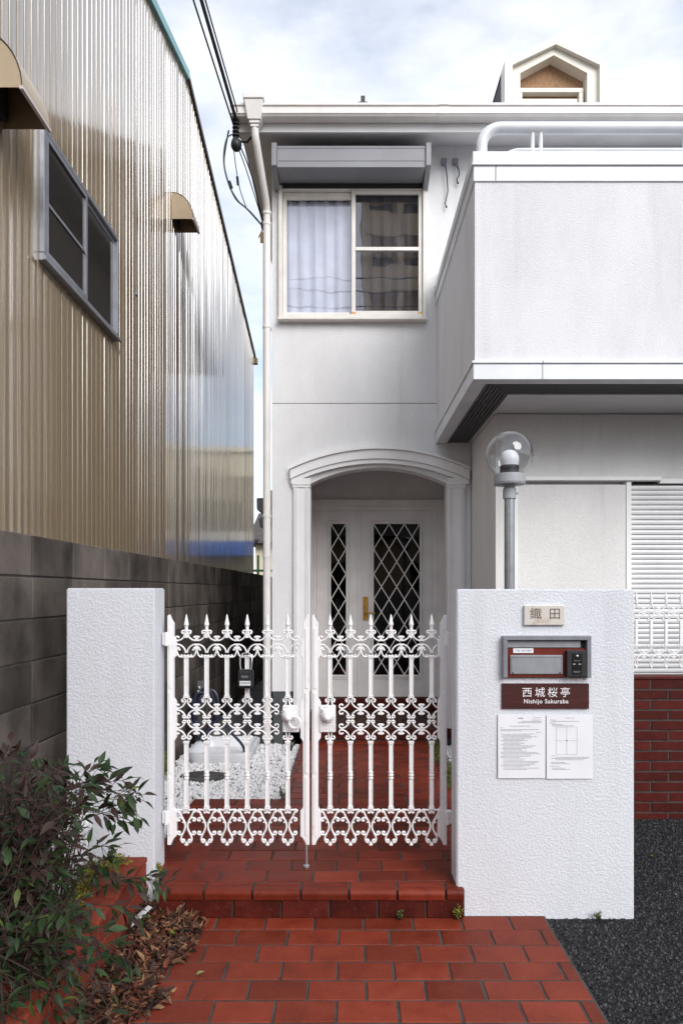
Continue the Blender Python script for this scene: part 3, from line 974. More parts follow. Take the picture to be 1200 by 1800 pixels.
# latches at the lower corners
for xx in (0.05, 0.66):
    part('latch', MB().box(xx - 0.016, xx + 0.016, HY - 0.024, HY - 0.0185, FZ0 + 0.07, FZ0 + 0.088), M['brass'], win)
def curtain(x0, x1, y, z0, z1, m, waves, amp, seed):
    rg = random.Random(seed)
    n = 90; vs = []; fs = []
    ph = [rg.uniform(0, 6.3) for _ in range(4)]
    for i in range(n + 1):
        u = i / n
        xx = x0 + (x1 - x0) * u
        for j in range(9):
            v = j / 8
            d = amp * (0.75 + 0.35 * v) * (math.sin(u * waves * 2 * PI + ph[0] + 0.6 * math.sin(3 * u + v * 1.5 + ph[3])) + 0.5 * math.sin(u * waves * 3.7 + ph[1] + v * 0.8) + 0.3 * math.sin(u * waves * 14 + ph[2]) * (1 - v))
            vs.append((xx, y + d, z1 - (z1 - z0) * v))
    for i in range(n):
        for j in range(8):
            a = i * 9 + j
            fs.append((a, a + 9, a + 10, a + 1))
    o = obj('curtain', MB().add(vs, fs).mesh('curtain', m, smooth=False, fix=False), win)
    o.data.polygons.foreach_set('use_smooth', [True] * len(o.data.polygons))
curtain(-0.60, 0.06, HY + 0.075, FZ0 + 0.05, FZ1 - 0.09, M['curtain'], 6, 0.013, 1)
curtain(0.06, 0.68, HY + 0.075, FZ0 + 0.05, FZ1 - 0.05, M['curtain2'], 6, 0.014, 2)
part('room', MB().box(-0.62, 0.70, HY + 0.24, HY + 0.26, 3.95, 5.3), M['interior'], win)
# ---- shutter box above the window
sb = MB()
sb.prism([(6.02, 5.262), (6.02, 5.45), (6.045, 5.468), (6.30, 5.468), (6.30, 5.262)], 'x', -0.628, 0.680)
sbx = part('shutter_box', sb, M['shutterbox'], house, bevel=0.003)
for zz in (5.318, 5.43):
    part('seam', MB().box(-0.628, 0.680, 6.0165, 6.0195, zz, zz + 0.010), M['shutterbox'], sbx)
for xx in (-0.676, 0.681):
    part('end_bracket', MB().prism([(6.0, 5.268), (6.0, 5.47), (6.29, 5.475), (6.29, 5.20), (6.24, 5.20)], 'x', xx, xx + 0.047), M['shutterbox'], sbx, bevel=0.004)
part('gap', MB().box(-0.604, 0.680, 6.255, 6.2595, 5.215, 5.2615), M['dark'], sbx)
# vent grille above the shutter box
vg = MB()
vg.box(-0.45, 0.66, HY - 0.012, HY - 0.001, 5.50, 5.60)
gri = part('vent_grille', vg, M['dark'], house)
fin = boxmesh('fin', 0.012, 0.02, 0.085, M['slat'])
for k in range(17):
    obj('fin', fin, gri, (-0.12 + k * 0.048, HY - 0.022, 5.55))
# ---- soffit, fascia, gutter, roof
SOF_Y = 5.97
s = MB()
s.prism([(SOF_Y + 0.02, 5.545), (HY - 0.001, 5.632), (HY - 0.001, 5.66), (SOF_Y + 0.02, 5.66)], 'x', -0.96, 6.4)
s.box(-0.96, -0.705, HY, 12.6, 5.632, 5.66)
part('soffit', s, M['soffit'], house)
part('fascia', MB().box(-0.98, 6.42, SOF_Y - 0.005, SOF_Y + 0.019, 5.535, 5.715), M['soffit'], house)
part('bargeboard', MB().prism([(SOF_Y, 5.52), (SOF_Y, 5.72), (9.5, 7.66), (9.5, 7.45)], 'x', -1.0, -0.981), M['soffit'], house)
gut = MB()
# gutter: stepped half-box section
sec = [(5.962, 5.705), (5.962, 5.612), (5.875, 5.612), (5.862, 5.628), (5.858, 5.628), (5.858, 5.685), (5.845, 5.69), (5.845, 5.708), (5.868, 5.708), (5.868, 5.64), (5.95, 5.64), (5.95, 5.705)]
gut.prism(sec, 'x', -1.01, 6.4)
gt = part('gutter', gut, M['cream'], house)
for xx in (0.775, 3.6):
    part('sleeve', MB().prism([(a + (-0.004 if a < 5.9 else 0), b - (0.004 if b < 5.63 else 0)) for a, b in sec[:8]], 'x', xx, xx + 0.08), M['cream'], gt)
# rainwater head
rh = MB()
def frust(x0, x1, y0, y1, z0, X0, X1, Y0, Y1, z1, mb):
    mb.add([(x0, y0, z0), (x1, y0, z0), (x1, y1, z0), (x0, y1, z0), (X0, Y0, z1), (X1, Y0, z1), (X1, Y1, z1), (X0, Y1, z1)],
           [(0, 3, 2, 1), (4, 5, 6, 7), (0, 1, 5, 4), (1, 2, 6, 5), (2, 3, 7, 6), (3, 0, 4, 7)])
frust(-0.862, -0.748, 5.84, 5.95, 5.565, -0.888, -0.728, 5.815, 5.955, 5.722, rh)
rh.box(-0.896, -0.720, 5.806, 5.960, 5.723, 5.765)
rh.box(-0.85, -0.76, 5.85, 5.94, 5.54, 5.5649)
rh.box(-0.84, -0.77, 5.86, 5.93, 5.515, 5.5399)
part('rainwater_head', rh, M['cream'], house, bevel=0.004)
dp = MB()
dp.tube([(-0.805, 5.895, 5.53), (-0.803, 5.90, 5.46), (-0.795, 5.93, 5.40), (-0.747, 6.20, 5.07), (-0.744, 6.235, 5.02), (-0.744, 6.25, 4.97), (-0.744, 6.25, 4.90)], 0.033, 14)
pipe = part('downpipe', dp, M['cream'], house, smooth=True)
part('pipe', MB().tube([(-0.744, 6.25, 4.9), (-0.744, 6.25, 0.15)], 0.0355, 16), M['cream'], pipe, smooth=True)
for zz in (4.97, 4.87, 3.93, 2.20, 1.83, 0.9):
    part('bracket', MB().tube([(-0.744, 6.25, zz), (-0.744, 6.25, zz + 0.028)], 0.0395, 16).box(-0.744, -0.71, 6.25, 6.33, zz + 0.006, zz + 0.022), M['cream'], pipe)
rf = MB()
rf.prism([(5.90, 5.725), (9.5, 7.70), (13.1, 5.725), (13.1, 5.68), (9.5, 7.64), (5.90, 5.68)], 'x', -1.02, 6.45)
roof = part('roof', rf, M['roof'], house)
gw = MB().prism([(6.0, 5.641), (9.5, 7.62), (13.0, 5.641)], 'x', -0.69, -0.56)
gw.prism([(6.0, 5.641), (9.5, 7.62), (13.0, 5.641)], 'x', 6.05, 6.19)
part('gable', gw, M['facade2'], house)
part('ridge_vent', MB().box(0.12, 0.16, 6.55, 6.59, 6.0, 6.28).box(0.095, 0.185, 6.54, 6.60, 6.19, 6.215), M['darktrim'], roof)
# ---- dormer on the roof (house > dormer > parts)
DY = 7.6
dX0, dX1, dXm = 1.725, 2.86, 2.305
def dm(px, py): return at(px, py, DY)
def rz(y): return 5.725 + (y - 5.9) * (7.70 - 5.725) / 3.6
apex = 7.655; eave = 7.385
dk = MB()
# outer frame band: pentagon with pentagon hole, two steps
def pent(x0, x1, ze, za, zb): return [(x0, zb), (x0, ze), ((x0 + x1) / 2, za), (x1, ze), (x1, zb)]
def band(mb, o, i, y0, y1):
    n = 5
    vs = [(p[0], y0, p[1]) for p in o] + [(p[0], y0, p[1]) for p in i] + [(p[0], y1, p[1]) for p in o] + [(p[0], y1, p[1]) for p in i]
    fs = []
    for k in range(4):
        fs += [(k, k + 1, n + k + 1, n + k), (2 * n + k, 3 * n + k, 3 * n + k + 1, 2 * n + k + 1), (k, 2 * n + k, 2 * n + k + 1, k + 1), (n + k, n + k + 1, 3 * n + k + 1, 3 * n + k)]
    fs += [(0, n, 3 * n, 2 * n), (4, 2 * n + 4, 3 * n + 4, n + 4)]
    mb.add(vs, fs)
zb = 6.60
band(dk, pent(dX0, dX1, eave, apex, zb), pent(dX0 + 0.085, dX1 - 0.085, eave - 0.045, apex - 0.085, zb), DY - 0.06, DY + 0.12)
dorm = part('dormer', dk, M['dormer'], house)
d2 = MB()
band(d2, pent(dX0 + 0.083, dX1 - 0.083, eave - 0.047, apex - 0.088, zb), pent(dX0 + 0.185, dX1 - 0.205, eave - 0.095, apex - 0.165, zb), DY - 0.005, DY + 0.135)
part('surround', d2, M['dormer'], dorm)
part('back_wall', MB().prism(pent(dX0 + 0.13, dX1 - 0.13, eave - 0.07, apex - 0.13, zb), 'y', DY + 0.136, DY + 0.15), M['dormer_wall'], dorm)
dw = MB()
zx = 1.52 + (1040 - 155) / 1200 * DY
dw.box(dX0 + 0.175, dX1 - 0.225, DY + 0.06, DY + 0.134, zx + 0.0, zx + 0.05)
dw.box(dX0 + 0.175, dX0 + 0.225, DY + 0.06, DY + 0.134, zb, zx); dw.box(dX1 - 0.275, dX1 - 0.225, DY + 0.06, DY + 0.134, zb, zx)
dw.box(dX0 + 0.226, dX1 - 0.276, DY + 0.09, DY + 0.134, zx - 0.10, zx - 0.05)
part('window_frame', dw, M['dormer'], dorm, bevel=0.004)
part('pane', MB().box(dX0 + 0.226, dX1 - 0.276, DY + 0.115, DY + 0.12, zb, zx - 0.10), M['darkwin'], dorm)
for xx in (dX0 + 0.01, dX1 - 0.03):
    yb = 5.9 + (eave - 5.725) * 3.6 / 1.975
    cheek = MB().prism([(DY + 0.121, rz(DY + 0.12)), (DY + 0.121, eave - 0.01), (yb, eave - 0.01)], 'x', xx, xx + 0.02)
    part('cheek', cheek, M['roof'], dorm)
dr = MB()
yb2 = 5.9 + (apex - 5.725) * 3.6 / 1.975
for sgn, x0 in ((1, dX0), (-1, dX1)):
    vs = [(x0, DY + 0.121, eave), (dXm - 0.0125, DY + 0.121, apex), (dXm - 0.0125, yb2, apex), (x0, 5.9 + (eave - 5.725) * 3.6 / 1.975, eave)]
    dr.add(vs, [(0, 1, 2, 3)])
part('dormer_roof', dr, M['roof'], dorm)

# ---- arch surround and pilasters
ar = MB()
def arch_band(mb, off0, off1, x0, x1, y0, y1):
    n = 30
    vs = []
    for k in range(n + 1):
        xx = x0 + (x1 - x0) * k / n
        zz = arch_z(xx, 2.5175, 0.20, (x1 - x0) / 2 + 0.02)
        vs += [(xx, y0, zz + off0), (xx, y0, zz + off1), (xx, y1, zz + off0), (xx, y1, zz + off1)]
    fs = [(0, 1, 3, 2), (4 * n, 4 * n + 2, 4 * n + 3, 4 * n + 1)]
    for k in range(n):
        a, b = 4 * k, 4 * k + 4
        fs += [(a, b, b + 1, a + 1), (a + 2, a + 3, b + 3, b + 2), (a, a + 2, b + 2, b), (a + 1, b + 1, b + 3, a + 3)]
    mb.add(vs, fs)
arch_band(ar, -0.02, 0.020, -0.525, 1.102, HY - 0.045, HY - 0.001)
arr = part('arch_surround', ar, M['trim'], house)
a2 = MB(); arch_band(a2, 0.021, 0.105, -0.532, 1.108, HY - 0.060, HY - 0.001); part('moulding', a2, M['trim'], arr)
a3 = MB(); arch_band(a3, 0.106, 0.128, -0.540, 1.114, HY - 0.080, HY - 0.001); part('moulding', a3, M['trim'], arr)
for x0, x1 in ((-0.512, -0.349), (0.910, 1.075)):
    p = MB()
    p.box(x0 + 0.006, x1 - 0.006, HY - 0.030, HY - 0.001, PORCH_Z, 2.50)
    pl = part('pilaster', p, M['trim'], house, bevel=0.003)
    q = MB()
    for k in range(3):
        q.box(x0 + 0.012 + 0.012 * k * 1.1, x0 + 0.021 + 0.012 * k * 1.1, HY - 0.037 - 0.003 * (k == 1), HY - 0.0305, PORCH_Z + 0.1, 2.495)
        q.box(x1 - 0.021 - 0.012 * k * 1.1, x1 - 0.012 - 0.012 * k * 1.1, HY - 0.037 - 0.003 * (k == 1), HY - 0.0305, PORCH_Z + 0.1, 2.495)
    part('fluting', q, M['trim'], pl)
    part('capital', MB().box(x0 - 0.006, x1 + 0.006, HY - 0.047, HY - 0.002, 2.4985, 2.56).box(x0 - 0.002, x1 + 0.002, HY - 0.041, HY - 0.002, 2.476, 2.498), M['trim'], pl, bevel=0.003)
# ---- porch recess
RX0, RX1, RY = -0.400, 1.035, 7.30
rw = MB()
rw.box(RX0 - 0.10, RX0, HY + 0.161, RY + 0.2, 0.0, 2.86)
rw.box(RX1, RX1 + 0.10, HY + 0.161, RY + 0.2, 0.0, 2.86)
rw.box(RX0, RX1, RY + 0.02, RY + 0.2, 2.505, 2.86)
part('porch_wall', rw, M['facade2'], house)
part('porch_ceiling', MB().box(RX0 - 0.1, RX1 + 0.1, HY + 0.161, RY + 0.2, 2.861, 2.90), M['soffit'], house)
# ---- front door: casing, two leaves with lattice glass
DB, DT = 0.395, 2.384
dc = MB()
dc.box(RX0 + 0.002, RX1 - 0.002, RY - 0.02, RY + 0.06, 2.43, 2.503)
dc.box(RX0 + 0.002, -0.372, RY - 0.02, RY + 0.06, PORCH_Z, 2.43); dc.box(0.945, RX1 - 0.002, RY - 0.02, RY + 0.06, PORCH_Z, 2.43)
dc.box(-0.372, 0.945, RY - 0.002, RY + 0.06, 2.386, 2.43)
dc.box(-0.372, -0.338, RY - 0.002, RY + 0.06, DB, 2.386); dc.box(0.898, 0.945, RY - 0.002, RY + 0.06, DB, 2.386)
door = part('front_door', dc, M['door'], house, bevel=0.004)
part('sill', MB().box(-0.371, 0.944, RY - 0.06, RY + 0.06, PORCH_Z + 0.001, DB - 0.006), M['riser'], door, bevel=0.004)
def leaf(x0, x1, gx0, gx1):
    gz0, gz1 = 0.629, 2.245
    y0, y1 = RY + 0.008, RY + 0.048
    m_ = MB()
    m_.box(x0, gx0, y0, y1, DB, DT); m_.box(gx1, x1, y0, y1, DB, DT)
    m_.box(gx0, gx1, y0, y1, DB, gz0); m_.box(gx0, gx1, y0, y1, gz1, DT)
    lf = part('door_leaf', m_, M['door'], door)
    for o_, t_, h_ in ((0.046, 0.014, 0.010), (0.022, 0.020, 0.016)):
        q = MB()
        a0, a1, b0, b1 = gx0 - o_, gx1 + o_, gz0 - o_, gz1 + o_
        q.box(a0, a0 + t_, y0 - h_, y0 - 0.0005, b0, b1); q.box(a1 - t_, a1, y0 - h_, y0 - 0.0005, b0, b1)
        q.box(a0 + t_, a1 - t_, y0 - h_, y0 - 0.0005, b0, b0 + t_); q.box(a0 + t_, a1 - t_, y0 - h_, y0 - 0.0005, b1 - t_, b1)
        part('moulding', q, M['door'], door, bevel=0.003)
    part('pane', MB().box(gx0, gx1, y0 + 0.018, y0 + 0.022, gz0, gz1), M['doorglass'], door)
    return gx0, gx1, gz0, gz1
def lattice(gx0, gx1, gz0, gz1, nx):
    y = RY + 0.014
    w_, hh = (gx1 - gx0) / nx, 0.269
    sl_ = hh / w_
    def clip(sx, b):
        # line z = gz1 - s*(x - b)*sl_
        a_, c_ = gx0, gx1
        xs = []
        for xx in (a_, c_): xs.append((xx, gz1 - sx * (xx - b) * sl_))
        (xa, za), (xb, zb_) = xs
        def cut(p, q):
            (x1_, z1_), (x2_, z2_) = p, q
            if z1_ > gz1:
                t = (gz1 - z1_) / (z2_ - z1_); x1_, z1_ = x1_ + t * (x2_ - x1_), gz1
            if z1_ < gz0:
                t = (gz0 - z1_) / (z2_ - z1_); x1_, z1_ = x1_ + t * (x2_ - x1_), gz0
            return x1_, z1_
        if max(za, zb_) <= gz0 + .004 or min(za, zb_) >= gz1 - .004: return None
        return cut((xa, za), (xb, zb_)), cut((xb, zb_), (xa, za))
    for sx in (1, -1):
        for k in range(-12, 14):
            r = clip(sx, gx0 + k * w_)
            if r is None: continue
            (xa, za), (xb, zb_) = r
            if (Vector((xa, za)) - Vector((xb, zb_))).length < 0.02: continue
            part('lattice_bar', MB().tube([(xa, y + 0.002 * sx, za), (xb, y + 0.002 * sx, zb_)], 0.0062, 6), M['door'], door)
lattice(*leaf(-0.336, 0.113, -0.185, -0.026), 1)
lattice(*leaf(0.118, 0.896, 0.272, 0.763), 3)
part('astragal', MB().box(0.098, 0.134, RY - 0.006, RY + 0.0075, DB, DT), M['door'], door, bevel=0.004)
hd = MB()
hx, hz = at(642.3, 1069.5, RY)
hd.box(hx - 0.026, hx + 0.026, RY - 0.008, RY + 0.007, hz - 0.125, hz + 0.125)
hd.tube([(hx, RY - 0.007, hz - 0.045), (hx, RY - 0.045, hz - 0.045), (hx + 0.02, RY - 0.052, hz - 0.045), (hx + 0.10, RY - 0.052, hz - 0.046)], 0.0085, 8)
hd.tube([(hx, RY - 0.02, hz + 0.03), (hx, RY - 0.007, hz + 0.03)], 0.019, 12)
part('handle', hd, M['brass'], door, bevel=0.002)
for xx, zl in ((-0.340, (2.2, 1.3)), (0.898, (2.2, 1.25, 0.72))):
    for zz in zl:
        part('hinge', MB().tube([(xx, RY - 0.006, zz - 0.05), (xx, RY - 0.006, zz + 0.05)], 0.011, 10), M['door'], door)
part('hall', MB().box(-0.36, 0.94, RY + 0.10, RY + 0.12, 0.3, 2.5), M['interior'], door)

# ---- balcony (house > balcony > parts)
NY, NX = 4.40, 0.814
bal = MB()
bal.box(NX, 6.2, NY, NY + 0.12, 3.0, 4.162)
bal.box(NX, NX + 0.12, NY + 0.12, HY - 0.001, 3.0, 4.162)
bal.box(6.08, 6.2, NY + 0.12, HY - 0.001, 3.0, 4.162)
bal.box(NX + 0.12, 6.08, NY + 0.12, HY - 0.001, 3.0, 3.1)
balc = part('balcony', bal, stucco('balcony_stucco', (0.79, 0.79, 0.815), 110, 0.34, 0.005, 0.36, 0.64, dirt=0.12, speck=0.08), house)
def ring(name, x0, y0, z0, z1, th, m, bev=0.003):
    """Trim band round the front and left side of the balcony."""
    m_ = MB()
    m_.box(x0, 6.24, y0, y0 + th, z0, z1)
    m_.box(x0, x0 + th, y0 + th, HY - 0.002, z0, z1)
    return part(name, m_, m, balc, bevel=bev)
ring('fascia', NX - 0.012, NY - 0.012, 2.884, 2.985, 0.10, M['trim2'])
ring('drip_trim', NX - 0.022, NY - 0.022, 2.986, 3.004, 0.06, M['trim2'])
ring('cap', NX - 0.010, NY - 0.010, 4.160, 4.258, 0.14, M['trim2'])
ring('cap', NX - 0.022, NY - 0.022, 4.2585, 4.278, 0.165, M['trim2'])
ring('cap', NX - 0.016, NY - 0.016, 4.2785, 4.350, 0.155, M['trim2'])
# seams in the fascia and the cap
for xx, za, zb_ in ((0.945, 4.162, 4.256), (1.245, 2.886, 2.983), (1.245, 2.987, 3.003)):
    part('seam', MB().box(xx, xx + 0.0035, NY - (0.0128 if za < 2.95 or za > 4 else 0.0228) - 0.0005, NY - 0.0105 + (0 if za < 2.95 or za > 4 else -0.01), za, zb_), M['slat'], balc)
# handrail with a rounded corner, lower rail, posts
RZ, RYR = 4.545, NY + 0.055
rx = NX + 0.045
rr = 0.135
def bent(zr, xl, r_, rad):
    pts = [(xl, RYR, 4.345)]
    pts.append((xl, RYR, zr - r_))
    for k in range(1, 9):
        a = PI - (PI / 2) * k / 8
        pts.append((xl + r_ + r_ * math.cos(a), RYR, zr - r_ + r_ * math.sin(a)))
    pts.append((6.1, RYR, zr))
    return MB().tube(pts, rad, 14)
part('handrail', bent(RZ, rx + 0.01, 0.12, 0.036), M['trim2'], balc, smooth=True)
pts = [(rx + 0.12, RYR, 4.345)] + [(rx + 0.13 + 0.13 * (k / 6), RYR, 4.352 + 0.05 * math.sin(k / 6 * PI / 2)) for k in range(7)] + [(6.1, RYR, 4.402)]
part('lower_rail', MB().tube(pts, 0.012, 8), M['trim2'], balc, smooth=True)
part('side_rail', MB().tube([(NX + 0.06, RYR + 0.10, 4.345), (NX + 0.06, RYR + 0.10, 4.40), (NX + 0.06, RYR + 0.20, 4.45), (NX + 0.06, HY - 0.02, 4.45)], 0.03, 12), M['trim2'], balc, smooth=True)
for px in (935, 949.5):
    xx = at(px, 250, RYR)[0]
    part('post', MB().tube([(xx, RYR, 4.345), (xx, RYR, RZ - 0.02)], 0.0135, 10), M['trim2'], balc, smooth=True)
for xx in (2.19, 3.4, 4.6):
    part('post', MB().tube([(xx, RYR, 4.345), (xx, RYR, RZ - 0.02)], 0.0135, 10), M['trim2'], balc, smooth=True)
# soffit with dark vent slats along the front and the left edge
sf = MB()
sf.box(1.11, 6.2, 4.75, BY - 0.001, 2.89, 2.93)
sf.box(NX + 0.09, 0.905, NY + 0.09, HY - 0.003, 2.889, 2.93)
sf.box(1.11, 1.131, BY, HY - 0.003, 2.89, 2.93)
sf.box(0.906, 6.2, NY + 0.09, 4.484, 2.8895, 2.93)
part('soffit', sf, M['soffit'], balc)
part('soffit_gap', MB().box(0.906, 6.2, 4.485, 4.749, 2.955, 2.97).box(0.906, 1.109, 4.75, HY - 0.003, 2.955, 2.97), M['dark'], balc)
for k in range(7):
    t = (k + 0.5) / 7
    xa, ya = 0.907 + 0.2 * t, 4.486 + 0.262 * t
    m_ = MB()
    m_.box(xa - 0.011, 6.2, ya - 0.013, ya + 0.012, 2.893, 2.908)
    m_.box(xa - 0.011, xa + 0.010, ya + 0.0121, HY - 0.003, 2.893, 2.908)
    part('vent_slat', m_, M['slat'], balc)

# ---- cable outlets on the upper wall
for px, py, l in ((779, 287, 0.42), (799, 287, 0.2)):
    xx, zz = at(px, py, HY)
    co = MB().box(xx - 0.026, xx + 0.026, HY - 0.045, HY - 0.001, zz - 0.025, zz + 0.025).tube([(xx + 0.01, HY - 0.02, zz), (xx + 0.012, HY - 0.05, zz - 0.06)], 0.016, 8)
    oo = part('cable_outlet', co, M['bronze'], house, bevel=0.006)
    pp = [(xx + 0.012, HY - 0.05, zz - 0.05), (xx + 0.028, HY - 0.045, zz - 0.18 * l / .42), (xx + 0.034, HY - 0.04, zz - 0.28 * l / .42), (xx + 0.012, HY - 0.03, zz - l + 0.03), (xx + 0.022, HY - 0.03, zz - l)]
    part('cable_tail', MB().tube(pp, 0.0055, 6).ball(pp[-1], 0.010), M['cable'], oo)
# ---- electricity meter on the side wall
mx, my = -0.81, 6.55
mt = MB().box(-0.745, -0.7045, my - 0.16, my + 0.16, 2.16, 2.47)
meter = part('meter_board', mt, M['wood'], house, bevel=0.004)
part('meter', MB().box(-0.79, -0.746, my - 0.09, my + 0.09, 2.23, 2.43).prism([(-0.868, 2.30), (-0.87, 2.41), (-0.791, 2.41), (-0.791, 2.26), (-0.84, 2.275)], 'y', my - 0.075, my + 0.075), M['meter'], meter, bevel=0.008)
part('meter', MB().prism([(-0.852, 2.22), (-0.746, 2.24), (-0.746, 2.115), (-0.835, 2.13)], 'y', my - 0.075, my + 0.085), M['meter'], meter, bevel=0.01)

#%%FRONT
# ------------------------------------------------------------------ gate pillars
def pillar(name, label, x0, x1, y0, y1, z0, z1, seed):
    nx, nz, ny = int((x1 - x0) / 0.03), int((z1 - z0) / 0.03), max(2, int((y1 - y0) / 0.03))
    m_ = MB().box(x0, x1, y0, y1, z0, z1)
    o = obj(name, None, None, ((x0 + x1) / 2, y0, 0))
    o['label'] = label; o['category'] = 'gate pillar'
    part('stucco_body', m_, M['pillar'], o, bevel=0.006, segs=2)
    return o
pillar('gate_pillar', 'white stucco gate pillar without signs, left of the double gate', -1.349, -0.927, 3.27, 3.452, -0.02, 1.537, 1)
pillar('gate_pillar', 'wide white stucco gate pillar carrying the mailbox and house signs', 0.502, 1.326, 3.170, 3.335, -0.02, 1.532, 2)

# ------------------------------------------------------------------ cast gates
GY = 3.40
R0 = 0.0043
def arc(cx, cz, r, a0, a1, n=9):
    return [(cx + r * math.cos(math.radians(a0 + (a1 - a0) * k / n)), cz + r * math.sin(math.radians(a0 + (a1 - a0) * k / n))) for k in range(n + 1)]
def curl(p, head, r, turn, degs=230, n=9, shrink=0.55):
    """Continue from point p with heading (degrees), turning left (+1) or right (-1) on a shrinking radius."""
    x, z = p; h = math.radians(head); out = []
    for k in range(n):
        rr_ = r * (1 - (1 - shrink) * k / n)
        d = math.radians(degs) / n
        h += turn * d / 2
        x += rr_ * d * math.cos(h); z += rr_ * d * math.sin(h)
        h += turn * d / 2
        out.append((x, z))
    return out
def sweep(mb, pts, s=1, r=R0, knob=1.45, oy=0.0):
    p3 = [(s * x, oy, z) for x, z in pts]
    mb.tube(p3, r, 6, flat=1.25)
    if knob: mb.ball(p3[-1], r * knob, 6, 4, sc=(1, 1.1, 1))
H = 0.050
RC = 0.0465
def arm_down(mb, zc, s, kn=True):       # from baluster line down and out to the bay centre, curling up
    a = arc(H, zc, RC, 185, 258)
    sweep(mb, a + curl(a[-1], -14, 0.0125, 1, 250), s)
def arm_up(mb, zc, s):
    a = arc(H, zc, RC, 175, 102)
    sweep(mb, a + curl(a[-1], 14, 0.0125, -1, 250), s)
def collar_curl(mb, z, s, up=1):        # small ears either side of the baluster
    p = (0.005, z)
    sweep(mb, [p, (0.012, z + up * 0.004)] + curl((0.012, z + up * 0.004), 20 * up, 0.0085, -up, 190, 6), s, r=0.0046)
def top_band():
    m_ = MB()
    for s in (1, -1):
        arm_down(m_, 1.322, s)
        arm_up(m_, 1.212, s)
        collar_curl(m_, 1.322, s, 1)
        # lower edge: wavy foot between balusters, half leaf
        p = [(0.006, 1.205), (0.014, 1.196), (0.024, 1.194), (0.034, 1.196), (0.041, 1.204), (0.046, 1.216), (0.049, 1.228)]
        sweep(m_, p, s, r=0.0044, knob=1.2)
        m_.ball((s * 0.024, 0, 1.202), 0.0065, 6, 4)
        sweep(m_, [(0.049, 1.232), (0.040, 1.236), (0.034, 1.231)], s, r=0.0042, knob=1.5)
        # stem shoulder
        sweep(m_, [(0.003, 1.33), (0.006, 1.31), (0.012, 1.292)], s, r=0.006, knob=0)
    m_.box(-0.006, 0.006, -0.006, 0.006, 1.29, 1.33)
    return m_
def mid_band():
    m_ = MB()
    for s in (1, -1):
        arm_down(m_, 0.984, s); arm_up(m_, 0.885, s); arm_down(m_, 0.885, s); arm_up(m_, 0.786, s)
        collar_curl(m_, 0.982, s, 1)
        collar_curl(m_, 0.790, s, -1)
        for u in (1, -1):
            p = (0.0035, 0.885 + u * 0.010)
            sweep(m_, [p, (0.010, 0.885 + u * 0.0055)] + curl((0.010, 0.885 + u * 0.0055), 0, 0.0085, u, 200, 6), s, r=0.0042)
    return m_
def mid_half(top):                       # baluster column cut by the lion plate: only the outer fringe
    m_ = MB()
    for s in (1, -1):
        if top:
            collar_curl(m_, 0.982, s, 1)
            sweep(m_, [(0.004, 0.985), (0.010, 0.962), (0.022, 0.945)], s, knob=0)
        else:
            collar_curl(m_, 0.790, s, -1)
            sweep(m_, [(0.003, 0.775), (0.004, 0.790), (0.010, 0.826)], s, knob=0)
    return m_
def low_band():
    m_ = MB()
    for s in (1, -1):
        # scalloped top edge with ears under the baluster
        sweep(m_, [(0.049, 0.428), (0.041, 0.4355), (0.032, 0.434), (0.022, 0.4335), (0.012, 0.430)] , s, r=0.0046, knob=0)
        sweep(m_, [(0.022, 0.4335), (0.010, 0.4335)] + curl((0.010, 0.4335), 180, 0.0085, 1, 210, 6), s, r=0.0042)
        sweep(m_, [(0.041, 0.4355)] + curl((0.041, 0.4355), -20, 0.0078, -1, 200, 6), s, r=0.004)
        # S arm: top bay -> crossing on the baluster line -> teardrop
        sarm = [(0.041, 0.434), (0.033, 0.420), (0.025, 0.402), (0.015, 0.384), (0.0075, 0.368), (0.0055, 0.352), (0.008, 0.336), (0.016, 0.319), (0.024, 0.303), (0.0275, 0.288), (0.024, 0.276), (0.016, 0.271)]
        sweep(m_, sarm + curl(sarm[-1], 170, 0.0082, -1, 230, 7), s, r=0.0052)
        # upper cup in the bay
        cup = [(0.013, 0.380), (0.022, 0.392), (0.032, 0.395), (0.042, 0.391)]
        sweep(m_, cup + curl(cup[-1], -35, 0.0075, -1, 200, 6), s, r=0.0046)
        # leaf spur
        sweep(m_, [(0.006, 0.362), (0.012, 0.372), (0.019, 0.371)], s, r=0.0044, knob=0.9)
        # lower cup
        cup = [(0.009, 0.335), (0.015, 0.320), (0.025, 0.310), (0.036, 0.310), (0.043, 0.314)]
        sweep(m_, cup + curl(cup[-1], 50, 0.0075, 1, 200, 6), s, r=0.0048)
    m_.ball((0, 0, 0.261), 0.0105, 8, 5, sc=(1.05, 0.9, 0.75))
    m_.ball((0, 0, 0.270), 0.006, 6, 4)
    return m_
TOPB = top_band().mesh('scrollwork', M['gate'], smooth=True)
MIDB = mid_band().mesh('scrollwork', M['gate'], smooth=True)
MIDT = mid_half(1).mesh('scrollwork', M['gate'], smooth=True)
MIDU = mid_half(0).mesh('scrollwork', M['gate'], smooth=True)
LOWB = low_band().mesh('scrollwork', M['gate'], smooth=True)
def spear():
    return MB().lathe([(0.0085, 1.318), (0.0105, 1.322), (0.0105, 1.327), (0.0085, 1.329), (0.0085, 1.337), (0.0075, 1.340), (0.0095, 1.348), (0.0098, 1.352), (0.0130, 1.356), (0.0118, 1.360), (0.0070, 1.385), (0.0030, 1.403), (0.0008, 1.408)], seg=10)
SPEAR = spear().mesh('spear_finial', M['gate'], smooth=True)
